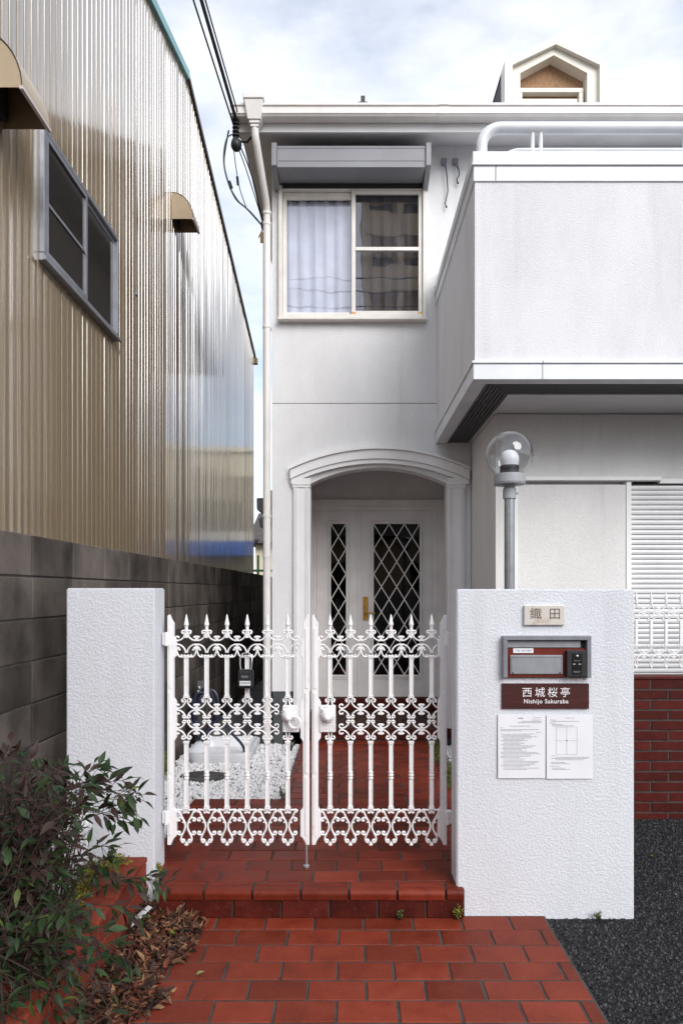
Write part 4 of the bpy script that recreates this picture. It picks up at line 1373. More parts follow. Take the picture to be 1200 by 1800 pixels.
def bar(z0, z1, ringz=None):
    m_ = MB()
    def shaft(a, b):
        m_.box(-0.0095, 0.0095, -0.007, 0.007, a, b)
        m_.box(-0.0105, -0.0065, -0.0095, 0.0095, a + 0.012, b - 0.012); m_.box(0.0065, 0.0105, -0.0095, 0.0095, a + 0.012, b - 0.012)
    cuts = [(z0, z1)] if not ringz else [(z0, ringz - 0.016), (ringz + 0.016, z1)]
    for a, b in cuts: shaft(a, b)
    for zc in (z0, z1):
        sgn = 1 if zc == z0 else -1
        m_.box(-0.0145, 0.0145, -0.012, 0.012, zc - 0.004, zc + 0.004)
        m_.box(-0.0125, 0.0125, -0.011, 0.011, zc + sgn * 0.0085 - 0.003, zc + sgn * 0.0085 + 0.003)
    if ringz:
        m_.lathe([(0.0135, ringz - 0.018), (0.0135, ringz - 0.012), (0.010, ringz - 0.011), (0.0145, ringz), (0.010, ringz + 0.011), (0.0135, ringz + 0.012), (0.0135, ringz + 0.018)], seg=10)
    return m_
BARU = bar(0.995, 1.199).mesh('baluster', M['gate'], bevel=0.0012)
BARL = bar(0.442, 0.772, 0.607).mesh('baluster', M['gate'], bevel=0.0012)
def stile_outline(w):
    """Stile plate, outer edge at x = 0, growing to +x; widens at the three scroll bands."""
    n_, m_ = w, w + 0.013
    return [(0, 0.262), (0, 1.400), (0.010, 1.407), (0.014, 1.396), (0.022, 1.378), (n_ - 0.004, 1.368), (n_, 1.362), (n_, 1.290), (n_ + 0.006, 1.283), (m_, 1.278), (m_, 1.200), (n_ + 0.004, 1.193), (n_, 1.185),
            (n_, 0.992), (n_ + 0.008, 0.980), (m_, 0.970), (m_, 0.795), (n_ + 0.006, 0.785), (n_, 0.775), (n_, 0.448), (n_ + 0.006, 0.438), (m_, 0.432), (m_, 0.305), (n_ + 0.002, 0.298), (0.022, 0.275), (0.018, 0.262)]
def stile(parent, x, sgn, w=0.032):
    pts = [(x + sgn * a, b) for a, b in stile_outline(w)]
    o = part('stile', MB().prism(pts, 'y', GY - 0.013, GY + 0.013), M['gate'], parent, bevel=0.002)
    q = MB()
    xa, xb = x + sgn * 0.008, x + sgn * (w - 0.010)
    q.box(min(xa, xb), max(xa, xb), GY - 0.019, GY - 0.0132, 0.62, 1.02)
    q.box(min(xa, xb), max(xa, xb), GY - 0.017, GY - 0.0132, 0.31, 0.60)
    q.box(min(xa, xb), max(xa, xb), GY - 0.017, GY - 0.0132, 1.04, 1.34)
    part('raised_panel', q, M['gate'], o, bevel=0.002)
def lion_plate(parent, cx, ring):
    z0, z1 = 0.823, 0.955
    o = part('lock_plate', MB().box(cx - 0.040, cx + 0.040, GY - 0.020, GY + 0.012, z0, z1), mat('cast_rough_white', (0.84, 0.82, 0.83), 0.5, bump=1.0, bscale=160, bdist=0.006), parent, bevel=0.003)
    h = MB()
    hx_, hz_ = cx - (0.010 if ring else 0.0), 0.912
    h.ball((hx_, GY - 0.030, hz_), 0.034, 14, 10, sc=(0.95, 0.8, 1.05))            # skull
    h.ball((hx_, GY - 0.054, hz_ - 0.012), 0.017, 10, 7, sc=(1.0, 0.9, 0.9))        # muzzle
    h.ball((hx_, GY - 0.058, hz_ - 0.003), 0.006, 8, 5, sc=(1.2, 0.8, 0.8))         # nose
    h.ball((hx_, GY - 0.050, hz_ - 0.026), 0.008, 8, 5)                             # chin
    for s in (1, -1):
        h.ball((hx_ + s * 0.008, GY - 0.056, hz_ - 0.012), 0.008, 8, 5)
        h.ball((hx_ + s * 0.012, GY - 0.048, hz_ + 0.010), 0.0055, 8, 5, sc=(1.3, 1, 0.7))
        h.ball((hx_ + s * 0.022, GY - 0.036, hz_ + 0.026), 0.008, 8, 5)
    for k in range(15):
        a = PI * 2 * k / 15
        h.tube([(hx_ + 0.024 * math.cos(a), GY - 0.030, hz_ + 0.028 * math.sin(a)), (hx_ + 0.033 * math.cos(a + .15), GY - 0.026, hz_ + 0.036 * math.sin(a + .15)), (hx_ + 0.038 * math.cos(a + .35), GY - 0.020, hz_ + 0.043 * math.sin(a + .35))], [0.004, 0.0045, 0.002], 6)
    part('lion_head', h, M['gate'], o, smooth=True)
    if ring:
        c = (cx + 0.022, 0.878); rr_ = 0.028
        pts = [(c[0] + rr_ * math.cos(a), GY - 0.050 - 0.008 * math.cos(a), c[1] + rr_ * math.sin(a)) for a in [2 * PI * k / 24 for k in range(25)]]
        part('ring_handle', MB().tube(pts, 0.0062, 8, cap=False), M['gate'], o, smooth=True)
def gate_leaf(label, x0, x1, xs, hinge_side, ring):
    g = thing('gate_leaf', label, 'gate', ((x0 + x1) / 2, GY, 0.26), 'double cast gate')
    stile(g, x0, 1); stile(g, x1, -1)
    lion_x = xs[-1] if ring else xs[0]
    for xb in xs:
        obj('scrollwork', TOPB, g, (xb, GY, 0))
        for me_ in ((MIDT, MIDU) if xb == lion_x else (MIDB,)):
            obj('scrollwork', me_, g, (xb, GY, 0))
        obj('scrollwork', LOWB, g, (xb, GY, 0))
        obj('spear_finial', SPEAR, g, (xb, GY, 0))
        obj('baluster', BARU, g, (xb, GY, 0))
        obj('baluster', BARL, g, (xb, GY, 0))
    lion_plate(g, lion_x + (0.016 if ring else -0.012), ring)
    for zz in (1.285, 0.40):
        xh = x0 if hinge_side < 0 else x1
        xo = xh + hinge_side * 0.024
        q = MB().box(min(xo, xh - hinge_side * 0.018), max(xo, xh - hinge_side * 0.018), GY - 0.0165, GY + 0.016, zz - 0.03, zz + 0.03)
        q.tube([(xh + hinge_side * 0.002, GY - 0.02, zz - 0.034), (xh + hinge_side * 0.002, GY - 0.02, zz + 0.034)], 0.010, 10)
        part('hinge', q, M['gate'], g, bevel=0.002)
    return g
PITCH = 0.1008
xsL = [-0.805 + PITCH * k for k in range(6)]
xsR = [-0.0905 + PITCH * k for k in range(6)]
gl = gate_leaf('left leaf of the white cast gate, with ring handle in the lion mask', -0.897, -0.193, xsL, -1, True)
gr_ = gate_leaf('right leaf of the white cast gate, lion mask without ring', -0.181, 0.500 - 0.012, xsR, 1, False)
part('drop_bolt', MB().tube([(-0.208, GY, 0.15), (-0.208, GY, 0.33)], 0.006, 10).tube([(-0.208, GY, 0.15), (-0.208, GY, 0.158)], 0.016, 12), M['steel'], gl)

# ------------------------------------------------------------------ key safe hanging on the left gate leaf
kx = xsL[3] + 0.0
kb = thing('key_safe', 'small black combination key safe hanging on the left gate leaf', 'key safe', (kx, GY - 0.04, 1.03))
part('body', MB().box(kx - 0.038, kx + 0.036, GY - 0.060, GY - 0.014, 1.046, 1.137), M['black'], kb, bevel=0.006, segs=2)
part('cover', MB().box(kx - 0.031, kx + 0.029, GY - 0.068, GY - 0.0605, 1.053, 1.130), M['black'], kb, bevel=0.004)
part('label_plate', MB().box(kx - 0.027, kx + 0.026, GY - 0.0698, GY - 0.0683, 1.062, 1.084), M['paper'], kb)
obj('lettering', text_mesh('西城桜亭', 0.0125, M['ink'], 'lettering', extrude=0.0002, spacing=1.0), kb, (kx - 0.0005, GY - 0.0704, 1.073))
for k in range(4):
    part('dial', MB().box(kx - 0.018 + k * 0.0085, kx - 0.013 + k * 0.0085, GY - 0.0705, GY - 0.0683, 1.098, 1.110), M['steel'], kb, bevel=0.001)
pts = [(kx - 0.026, GY - 0.037, 1.13), (kx - 0.030, GY - 0.037, 1.165), (kx - 0.030, GY - 0.034, 1.195), (kx - 0.020, GY - 0.028, 1.213), (kx, GY - 0.024, 1.218), (kx + 0.018, GY - 0.028, 1.213), (kx + 0.028, GY - 0.034, 1.195), (kx + 0.028, GY - 0.037, 1.165), (kx + 0.024, GY - 0.037, 1.13)]
part('shackle', MB().tube(pts, 0.0035, 8), M['steel'], kb, smooth=True)

# ------------------------------------------------------------------ things mounted on the right pillar
PY = 3.170
def pz(px, py): return at(px, py, PY)
def rect(px0, py0, px1, py1):
    x0, z1 = pz(px0, py0); x1, z0 = pz(px1, py1); return x0, x1, z0, z1
x0, x1, z0, z1 = rect(919, 1064, 990, 1099)
npl = thing('nameplate', 'small stained marble nameplate with engraved characters', 'nameplate', ((x0 + x1) / 2, PY, z0))
part('slab', MB().box(x0, x1, PY - 0.016, PY + 0.004, z0, z1), M['marble'], npl, bevel=0.003)
part('lettering', MB(), M['engrave'], npl) if False else None
for body, px in (('織', 939.5), ('田', 972.5)):
    xx, zz = pz(px, 1080)
    obj('lettering', text_mesh(body, 0.057, M['engrave'], 'lettering', bold=0.0001, extrude=0.0004), npl, (xx, PY - 0.0164, zz))

x0, x1, z0, z1 = rect(881, 1117, 1034, 1190)
mbx = thing('mailbox', 'grey framed wall mailbox with brown-red panel and built-in intercom', 'mailbox', ((x0 + x1) / 2, PY, z0))
t = 0.020
fm = MB()
fm.box(x0, x1, PY - 0.036, PY + 0.004, z1 - t, z1); fm.box(x0, x0 + t, PY - 0.036, PY + 0.004, z0, z1 - t); fm.box(x1 - t, x1, PY - 0.036, PY + 0.004, z0, z1 - t)
part('frame', fm, M['mailgrey'], mbx, bevel=0.002)
zs = z1 - t - 0.036
part('slot_flap', MB().box(x0 + t + 0.001, x1 - t - 0.022, PY - 0.014, PY + 0.004, zs, z1 - t - 0.003), M['mailflap'], mbx, bevel=0.002)
part('slot_gap', MB().box(x0 + t, x1 - t, PY - 0.006, PY + 0.002, zs - 0.002, z1 - t), M['dark'], mbx)
part('panel', MB().box(x0 + t + 0.0005, x1 - t - 0.0005, PY - 0.020, PY + 0.004, z0, zs - 0.0025), M['mailred'], mbx, bevel=0.002)
a0, a1, c0, c1 = rect(893.5, 1150.5, 985, 1184)
fl = part('door_flap', MB().box(a0, a1, PY - 0.029, PY - 0.0205, c0, c1), M['mailflap'], mbx, bevel=0.003)
part('groove', MB().box(a0 + 0.006, a1 - 0.006, PY - 0.0305, PY - 0.0292, c1 - 0.010, c1 - 0.0075).box(a0 + 0.006, a0 + 0.0085, PY - 0.0305, PY - 0.0292, c0 + 0.008, c1 - 0.0105).box(a1 - 0.0085, a1 - 0.006, PY - 0.0305, PY - 0.0292, c0 + 0.008, c1 - 0.0105), M['mailgrey'], fl)
for px in (898, 980):
    xx, zz = pz(px, 1181.5)
    part('screw', MB().box(xx - 0.003, xx + 0.003, PY - 0.0312, PY - 0.0292, zz - 0.003, zz + 0.003), M['black'], fl)
a0, a1, c0, c1 = rect(899.5, 1139, 934.5, 1147)
stk = part('sticker', MB().box(a0, a1, PY - 0.0215, PY - 0.0203, c0, c1), M['paper'], mbx)
obj('lettering', text_mesh('♡ 42 110 01 0010', 0.0125, M['ink'], 'lettering', bold=0.0001, extrude=0.0002, shear=0.2, sx=0.82), stk, ((a0 + a1) / 2, PY - 0.0219, (c0 + c1) / 2))
a0, a1, c0, c1 = rect(990, 1142, 1025, 1189)
ic = part('intercom', MB().box(a0, a1, PY - 0.044, PY - 0.0205, c0 + 0.002, c1), M['black'], mbx, bevel=0.004)
d0, d1, e0, e1 = rect(999, 1146.5, 1016, 1184)
part('face', MB().box(d0, d1, PY - 0.0465, PY - 0.0442, e0, e1), M['darkwin'], ic, bevel=0.001)
xx, zz = pz(1008, 1151.5)
part('lens', MB().ball((xx, PY - 0.047, zz), 0.007, 10, 6, sc=(1, 0.5, 0.8)), M['steel'], ic)
for px in (1002.5, 1012):
    xx, zz = pz(px, 1165.5)
    part('button', MB().box(xx - 0.0055, xx + 0.0055, PY - 0.0485, PY - 0.0467, zz - 0.003, zz + 0.003), M['mailflap'], ic)
xx, zz = pz(1007, 1178)
part('speaker_slots', MB().box(xx - 0.017, xx + 0.017, PY - 0.0475, PY - 0.0467, zz - 0.001, zz + 0.001).box(xx - 0.014, xx + 0.014, PY - 0.0475, PY - 0.0467, zz - 0.006, zz - 0.0045), M['mailgrey'], ic)
xx, zz = pz(1007.5, 1159.5)
obj('lettering', text_mesh('Panasonic', 0.0075, M['mailflap'], 'lettering', extrude=0.0002), ic, (xx, PY - 0.0470, zz))

x0, x1, z0, z1 = rect(881, 1201, 1033, 1245)
sg = thing('house_sign', 'dark red wood-grain sign with white Japanese and Latin lettering', 'sign', ((x0 + x1) / 2, PY, z0))
part('board', MB().box(x0, x1, PY - 0.012, PY + 0.004, z0, z1), M['signwood'], sg, bevel=0.0012)
for ch, px in zip('西城桜亭', (924.5, 947, 969, 991)):
    xx, zz = pz(px, 1217.5)
    obj('lettering', text_mesh(ch, 0.0485, M['white'], 'lettering', bold=0.0, extrude=0.0006), sg, (xx, PY - 0.0128, zz))
xx, zz = pz(957.5, 1232.3)
obj('lettering', text_mesh('Nishijo Sakuraba', 0.0275, M['white'], 'lettering', bold=0.0003, extrude=0.0006, spacing=1.1), sg, (xx, PY - 0.0128, zz))

def paper(label, px0, py0, px1, py1, lines, seed, plan=False):
    x0, x1, z0, z1 = rect(px0, py0, px1, py1)
    rg = random.Random(seed)
    th = thing('notice_sheet', label, 'notice', ((x0 + x1) / 2, PY, z0), 'notice sheets on the pillar')
    n = 8; vs = []; fs = []
    for i in range(n + 1):
        for j in range(n + 1):
            u, v = i / n, j / n
            vs.append((x0 + (x1 - x0) * u, PY - 0.0085 - 0.0012 * math.sin(u * 3.1 + seed) * math.sin(v * 4 + seed), z0 + (z1 - z0) * v))
    m0 = len(vs)
    vs += [(v[0], v[1] + 0.0006, v[2]) for v in vs]
    for i in range(n):
        for j in range(n):
            a = i * (n + 1) + j
            fs += [(a, a + n + 1, a + n + 2, a + 1), (m0 + a, m0 + a + 1, m0 + a + n + 2, m0 + a + n + 1)]
    part('sheet', MB().add(vs, fs), M['paper'], th)
    tx = MB()
    yy = PY - 0.0103
    W, Hh = x1 - x0, z1 - z0
    for (v, u0, u1, hgt) in lines:
        u = u0
        while u < u1 - 0.01:
            l = min(rg.uniform(0.02, 0.09), u1 - u)
            tx.box(x0 + u * W, x0 + (u + l) * W, yy - 0.0002, yy + 0.0002, z1 - v * Hh - hgt, z1 - v * Hh)
            u += l + rg.uniform(0.004, 0.012)
    part('print', tx, M['ink'], th)
    if plan:
        q = MB()
        a0, a1, c0, c1 = x0 + 0.21 * W, x0 + 0.66 * W, z1 - 0.62 * Hh, z1 - 0.19 * Hh
        k = 0.0009
        for (p, r, s, t_) in ((a0, a1, c0, c0 + k), (a0, a1, c1 - k, c1), (a0, a0 + k, c0, c1), (a1 - k, a1, c0, c1), (a0, a1, (c0 + c1) / 2, (c0 + c1) / 2 + k), ((a0 + a1) / 2, (a0 + a1) / 2 + k, c0, c1)):
            q.box(p, r, yy - 0.0002, yy + 0.0002, s, t_)
        part('plan_lines', q, M['inkfaint'], th)
        q = MB().box((a0 + a1) / 2 - 0.002, (a0 + a1) / 2 + 0.003, yy - 0.0003, yy + 0.0002, (c0 + c1) / 2 - 0.002, (c0 + c1) / 2 + 0.003)
        part('plan_mark', q, M['ink'], th)
TH = 0.0011
L1 = [(0.055, 0.42, 0.53, 0.0022), (0.05, 0.74, 0.92, TH), (0.085, 0.72, 0.92, TH), (0.105, 0.5, 0.92, TH), (0.125, 0.42, 0.92, TH), (0.18, 0.25, 0.7, TH), (0.205, 0.05, 0.12, TH), (0.235, 0.05, 0.85, TH), (0.255, 0.05, 0.5, TH), (0.28, 0.8, 0.9, TH)]
v = 0.305
rg = random.Random(21)
while v < 0.86:
    L1.append((v, 0.06 if rg.random() < .35 else 0.11, rg.uniform(0.45, 0.92), TH)); v += 0.0205
paper('printed notice sheet filled with small text, left of two under the sign', 874, 1255, 957, 1367, L1, 1)
L2 = [(0.05, 0.42, 0.6, TH), (0.08, 0.07, 0.2, TH), (0.10, 0.12, 0.72, TH), (0.125, 0.07, 0.2, TH), (0.15, 0.12, 0.35, TH), (0.17, 0.12, 0.6, TH), (0.64, 0.1, 0.2, TH), (0.66, 0.2, 0.92, TH), (0.68, 0.1, 0.9, TH), (0.70, 0.2, 0.8, TH), (0.74, 0.1, 0.4, TH), (0.76, 0.1, 0.5, TH), (0.80, 0.07, 0.3, TH), (0.83, 0.12, 0.4, TH), (0.85, 0.12, 0.5, TH)]
paper('printed notice sheet with a square plan drawing, right of two under the sign', 959, 1255.5, 1040, 1368, L2, 2, True)

# ------------------------------------------------------------------ globe lamp post behind the right pillar
lx, ly = 0.884, 3.75
lp = thing('lamp_post', 'grey lamp post with clear glass globe and white bulb behind the pillar', 'lamp post', (lx, ly, 0))
part('pole', MB().lathe([(0.06, 0.0), (0.06, 0.02), (0.0285, 0.03), (0.0285, 2.09)], (lx, ly, 0), 18), M['pole'], lp, smooth=True)
part('sleeve', MB().lathe([(0.036, 2.03), (0.036, 2.085), (0.030, 2.09), (0.030, 2.10), (0.085, 2.108), (0.085, 2.112)], (lx, ly, 0), 20).tube([(lx + 0.03, ly, 2.06), (lx + 0.046, ly, 2.06)], 0.006, 8), M['lampcap'], lp, smooth=True)
part('collar', MB().lathe([(0.078, 2.112), (0.084, 2.116), (0.084, 2.158), (0.080, 2.160), (0.080, 2.164), (0.02, 2.166)], (lx, ly, 0), 28), M['lampcap'], lp, smooth=True)
part('socket', MB().lathe([(0.052, 2.166), (0.052, 2.208), (0.048, 2.212)], (lx, ly, 0), 20), M['black'], lp, smooth=True)
bp_ = [(0.047, 2.212), (0.0505, 2.228), (0.0525, 2.243), (0.051, 2.258), (0.045, 2.275), (0.034, 2.288), (0.018, 2.296), (0.0, 2.298)]
part('bulb', MB().lathe(bp_, (lx, ly, 0), 20), M['bulb'], lp, smooth=True)
gp = []
for k in range(25):
    a = -PI / 2 + 0.62 + (PI - 0.62) * k / 24
    gp.append((max(0.128 * math.cos(a), 0.0), 2.272 + 0.128 * math.sin(a)))
part('globe', MB().lathe(gp, (lx, ly, 0), 48).lathe([(r * 0.972, 2.272 + (z_ - 2.272) * 0.972) for r, z_ in gp], (lx, ly, 0), 48), M['globe'], lp, smooth=True)

# ------------------------------------------------------------------ low brick wall and fence at the right
RWY = 4.56
brw = thing('brick_wall', 'low dark red brick wall under the white fence at right', 'wall', (2.3, RWY, 0))
part('mortar', MB().box(1.30, 5.4, RWY + 0.006, RWY + 0.14, -0.02, 0.930), M['mortar'], brw)
bh, bp2, bw2 = 0.058, 0.0685, 0.227
brm = boxmesh('brick', bw2, 0.05, bh, M['brick'], 0.002)
brh = boxmesh('brick', (bw2 - 0.011) / 2, 0.05, bh, M['brick'], 0.002)
rg = random.Random(14)
for r in range(14):
    z = 0.9 - r * bp2
    x = 1.31 + (0.119 if r % 2 else 0.0)
    while x < 4.4:
        if x > 1.5:
            obj('brick', brm, brw, (x + bw2 / 2, RWY + 0.027 + rg.uniform(-.0015, .0015), z), (rg.uniform(-.006, .006), 0, rg.uniform(-.004, .004)))
        x += bw2 + 0.011
part('coping', MB().box(1.30, 5.4, RWY - 0.004, RWY + 0.145, 0.9325, 0.952), M['brick'], brw, bevel=0.004)
# fence panel: same casting family as the gate
fz = 0.952
fe = thing('fence_panel', 'white cast fence panel with spear tips on the low brick wall', 'fence', (2.5, RWY + 0.07, fz))
FY = RWY + 0.07
def fence_unit():
    m_ = MB()
    r = 0.0038
    for s in (1, -1):
        a = arc(H, 1.425, RC, 185, 258); sweep(m_, a + curl(a[-1], -14, 0.012, 1, 250), s, r)
        a = arc(H, 1.325, RC, 175, 102); sweep(m_, a + curl(a[-1], 14, 0.012, -1, 300), s, r)
        a = arc(H, 1.135, RC, 185, 258); sweep(m_, a + curl(a[-1], -14, 0.012, 1, 250), s, r)
        a = arc(H, 1.035, RC, 175, 102); sweep(m_, a + curl(a[-1], 14, 0.012, -1, 250), s, r)
        sweep(m_, [(0.004, 1.03), (0.012, 1.015), (0.010, 1.005), (0.0, 1.0)], s, r, knob=0)
        collar_curl(m_, 1.145, s, 1); collar_curl(m_, 1.315, s, -1)
    m_.box(-0.0085, 0.0085, -0.008, 0.008, 1.14, 1.32)
    m_.ball((0, 0, 0.997), 0.010, 6, 4)
    m_.lathe([(0.008, 1.425), (0.010, 1.43), (0.007, 1.44), (0.012, 1.455), (0.006, 1.485), (0.0008, 1.508)], seg=8)
    return m_
FU = fence_unit().mesh('fence_bar', M['gate'], smooth=True)
k = 0
while 1.42 + PITCH * k < 4.4:
    obj('fence_bar', FU, fe, (1.446 + PITCH * k, FY, 0.012)); k += 1
for xx in (1.395, 4.45):
    part('post', MB().box(xx - 0.02, xx + 0.02, FY - 0.02, FY + 0.02, fz, 1.50), M['gate'], fe, bevel=0.003)

#%%GARDEN
# ------------------------------------------------------------------ garden behind the gate
def tub():
    x0, x1, y0, y1, z0, z1 = -1.33, -0.79, 5.54, 6.22, 0.105, 0.205
    m_ = MB()
    n = 10
    def loop(ins, z, r):
        pts = []
        for cx, cy, a0 in ((x1 - ins - r, y1 - ins - r, 0), (x0 + ins + r, y1 - ins - r, 90), (x0 + ins + r, y0 + ins + r, 180), (x1 - ins - r, y0 + ins + r, 270)):
            for k in range(7):
                a = math.radians(a0 + 15 * k)
                pts.append((cx + r * math.cos(a), cy + r * math.sin(a), z))
        return pts
    loops = [loop(0.03, z0, 0.09), loop(0.0, z1 - 0.03, 0.11), loop(0.0, z1, 0.11), loop(0.028, z1, 0.09), loop(0.045, z1 - 0.03, 0.08), loop(0.065, z0 + 0.02, 0.06)]
    vs = [p for l in loops for p in l]; m = len(loops[0]); fs = []
    for i in range(len(loops) - 1):
        for k in range(m):
            fs.append((i * m + k, i * m + (k + 1) % m, (i + 1) * m + (k + 1) % m, (i + 1) * m + k))
    fs.append(tuple((len(loops) - 1) * m + k for k in range(m)))
    fs.append(tuple(range(m - 1, -1, -1)))
    m_.add(vs, fs)
    return m_
o = tag(obj('wash_basin', tub().mesh('wash_basin', M['sink'], smooth=True)), 'white rounded wash basin standing on the white gravel', 'basin')
tp = thing('water_tap', 'grey garden water post with tap behind the basin', 'water tap', (-1.36, 6.28, 0.1))
part('post', MB().box(-1.385, -1.325, 6.24, 6.30, 0.09, 0.70), M['meter'], tp, bevel=0.008)
part('tap', MB().tube([(-1.35, 6.24, 0.62), (-1.35, 6.14, 0.62), (-1.35, 6.12, 0.58)], 0.011, 8).ball((-1.35, 6.19, 0.65), 0.018, 8, 5), M['steel'], tp, smooth=True)
hp = []
for k in range(90):
    a = k * 2 * PI / 24
    r = 0.17 + 0.03 * math.sin(k * 0.7)
    hp.append((-1.275 + r * 0.6 * math.cos(a), 6.10 - 0.0011 * k + 0.02 * math.sin(k * .4), 0.47 + r * 1.1 * math.sin(a) - 0.0008 * k))
hp += [(-1.13, 5.98, 0.42), (-1.06, 5.94, 0.35), (-0.99, 5.90, 0.28), (-0.92, 5.86, 0.22), (-0.885, 5.82, 0.17), (-0.90, 5.76, 0.145), (-0.98, 5.72, 0.142), (-1.06, 5.72, 0.142), (-1.14, 5.75, 0.142), (-1.19, 5.80, 0.142)]
def smooth_pts(p, n=3):
    out = []
    for i in range(len(p) - 1):
        p0, p1, p2, p3 = [Vector(p[max(0, min(len(p) - 1, i + d))]) for d in (-1, 0, 1, 2)]
        for k in range(n):
            t = k / n
            out.append(0.5 * ((2 * p1) + (p2 - p0) * t + (2 * p0 - 5 * p1 + 4 * p2 - p3) * t * t + (-p0 + 3 * p1 - 3 * p2 + p3) * t ** 3))
    out.append(Vector(p[-1]))
    return out
tag(obj('garden_hose', MB().tube(smooth_pts(hp), 0.0125, 8).mesh('garden_hose', M['hose'], smooth=True)), 'dark navy garden hose coiled over the tap and into the basin', 'hose')
# dark oval stepping stone
sp = MB(); n = 22
vs = []
rg = random.Random(31)
sx_, sy_ = at(358, 1362, 5.14)[0], 5.14
for z, k_ in ((0.09, 1.0), (0.132, 1.0), (0.142, 0.9)):
    for k in range(n):
        a = 2 * PI * k / n
        q = k_ * (1 + 0.08 * math.sin(3 * a + 1) + 0.05 * math.sin(5 * a))
        vs.append((sx_ + 0.165 * q * math.cos(a), sy_ + 0.125 * q * math.sin(a), z))
fs = [(i * n + k, i * n + (k + 1) % n, (i + 1) * n + (k + 1) % n, (i + 1) * n + k) for i in range(2) for k in range(n)] + [tuple(2 * n + k for k in range(n))]
sp.add(vs, fs)
tag(obj('stepping_stone', sp.mesh('stepping_stone', M['stone'], smooth=True)), 'dark oval stone slab lying in the white gravel', 'stone')

def weed(label, x, y, z, h, n, seed, m, spread=0.6, leafs=0.012, cat='weed', grp='small weeds'):
    rg = random.Random(seed)
    t = thing('weed', label, cat, (x, y, z), grp)
    st, lf = MB(), MB()
    for i in range(n):
        a = rg.uniform(0, 2 * PI); l = h * rg.uniform(0.5, 1.0); sp_ = spread * rg.uniform(0.2, 1.0) * l
        p0 = Vector((x + rg.uniform(-.006, .006), y + rg.uniform(-.006, .006), z))
        p1 = p0 + Vector((math.cos(a) * sp_ * 0.5, math.sin(a) * sp_ * 0.5 - 0.15 * l, l * 0.6))
        p2 = p0 + Vector((math.cos(a) * sp_, math.sin(a) * sp_ - 0.25 * l, l))
        st.tube([p0, p1, p2], 0.0011, 4)
        for q in range(5):
            f_ = 0.35 + 0.65 * q / 4
            c = p0.lerp(p1, min(1, f_ * 2)) if f_ < 0.5 else p1.lerp(p2, f_ * 2 - 1)
            aa = rg.uniform(0, 6.3); d = Vector((math.cos(aa), math.sin(aa), rg.uniform(-.2, .7))).normalized() * leafs * rg.uniform(.7, 1.3)
            s_ = d.cross(Vector((rg.uniform(-1, 1), rg.uniform(-1, 1), 1))).normalized() * leafs * 0.38
            lf.add([c, c + d * .5 + s_, c + d, c + d * .5 - s_], [(0, 1, 2, 3)])
    obj('stem', st.mesh('stem', M['stem']), t)
    obj('foliage', lf.mesh('foliage', m, fix=False), t)['kind'] = 'stuff'
    return t
def pw(px, py, Y, z=None):
    x, zz = at(px, py, Y); return x, Y, zz if z is None else z
weed('small green weed in the joint below the step, near its middle', *pw(701, 1615, 3.125, 0.015), 0.05, 9, 1, M['weed'])
weed('yellow-green weed at the foot of the right pillar corner by the step', *pw(802, 1612, 3.135, 0.015), 0.07, 16, 2, M['moss'], 0.7)
weed('tiny dry weed at the foot of the wide right pillar on the asphalt', *pw(1050, 1612, 3.15, 0.005), 0.045, 8, 3, M['weed'])
weed('small green weed at the front edge of the white gravel', *pw(495, 1395, 4.58, 0.13), 0.075, 16, 4, M['weed'])
weed('green tuft on the gravel beside the ring handle side', *pw(512, 1302, 6.0, 0.12), 0.09, 18, 5, M['weed'])
weed('tall thin weed stalks by the left pillar foot', *pw(256, 1590, 3.24, 0.02), 0.10, 9, 7, M['weed'], 0.5)
def moss(name, label, cat, pts, n, r, seed, m, leaf=0.006, sz=1.0):
    """Cushion of moss: many tiny leaf faces along a line of points."""
    rg = random.Random(seed); mb = MB()
    for _ in range(n):
        i = rg.randrange(len(pts) - 1); t = rg.random()
        c = Vector(pts[i]).lerp(Vector(pts[i + 1]), t)
        d = Vector((rg.gauss(0, 1), rg.gauss(0, 1), rg.gauss(0, 1))).normalized() * r * rg.uniform(0.1, 1) ** 0.5
        d.z = abs(d.z) * sz
        c = c + d
        u = Vector((rg.gauss(0, 1), rg.gauss(0, 1), rg.gauss(0, 1))).normalized() * leaf * rg.uniform(.6, 1.3)
        v = u.cross(Vector((rg.gauss(0, 1), rg.gauss(0, 1), rg.gauss(0, 1)))).normalized() * leaf * 0.5
        mb.add([c - u, c + v, c + u, c - v], [(0, 1, 2, 3)])
    o = obj(name, mb.mesh(name, m, fix=False)); o['kind'] = 'stuff'; o['label'] = label
    return o
moss('moss', 'yellow-green moss on the corner of the left gate pillar', 'moss', [(-0.925, 3.30, 0.19), (-0.922, 3.34, 0.16), (-0.93, 3.27, 0.11)], 260, 0.018, 1, M['moss'], sz=1.6)
moss('ground_cover', 'green ground cover along the right edge of the tiled walkway', 'plant', [(0.74, 4.75, 0.12), (0.75, 5.3, 0.12), (0.76, 6.2, 0.13)], 2600, 0.075, 2, M['weed'], 0.012)
moss('ground_cover', 'low green plants in the gravel at the foot of the block wall', 'plant', [(-1.40, 5.0, 0.12), (-1.38, 5.15, 0.25), (-1.38, 5.25, 0.12)], 700, 0.08, 3, M['moss'], 0.012)

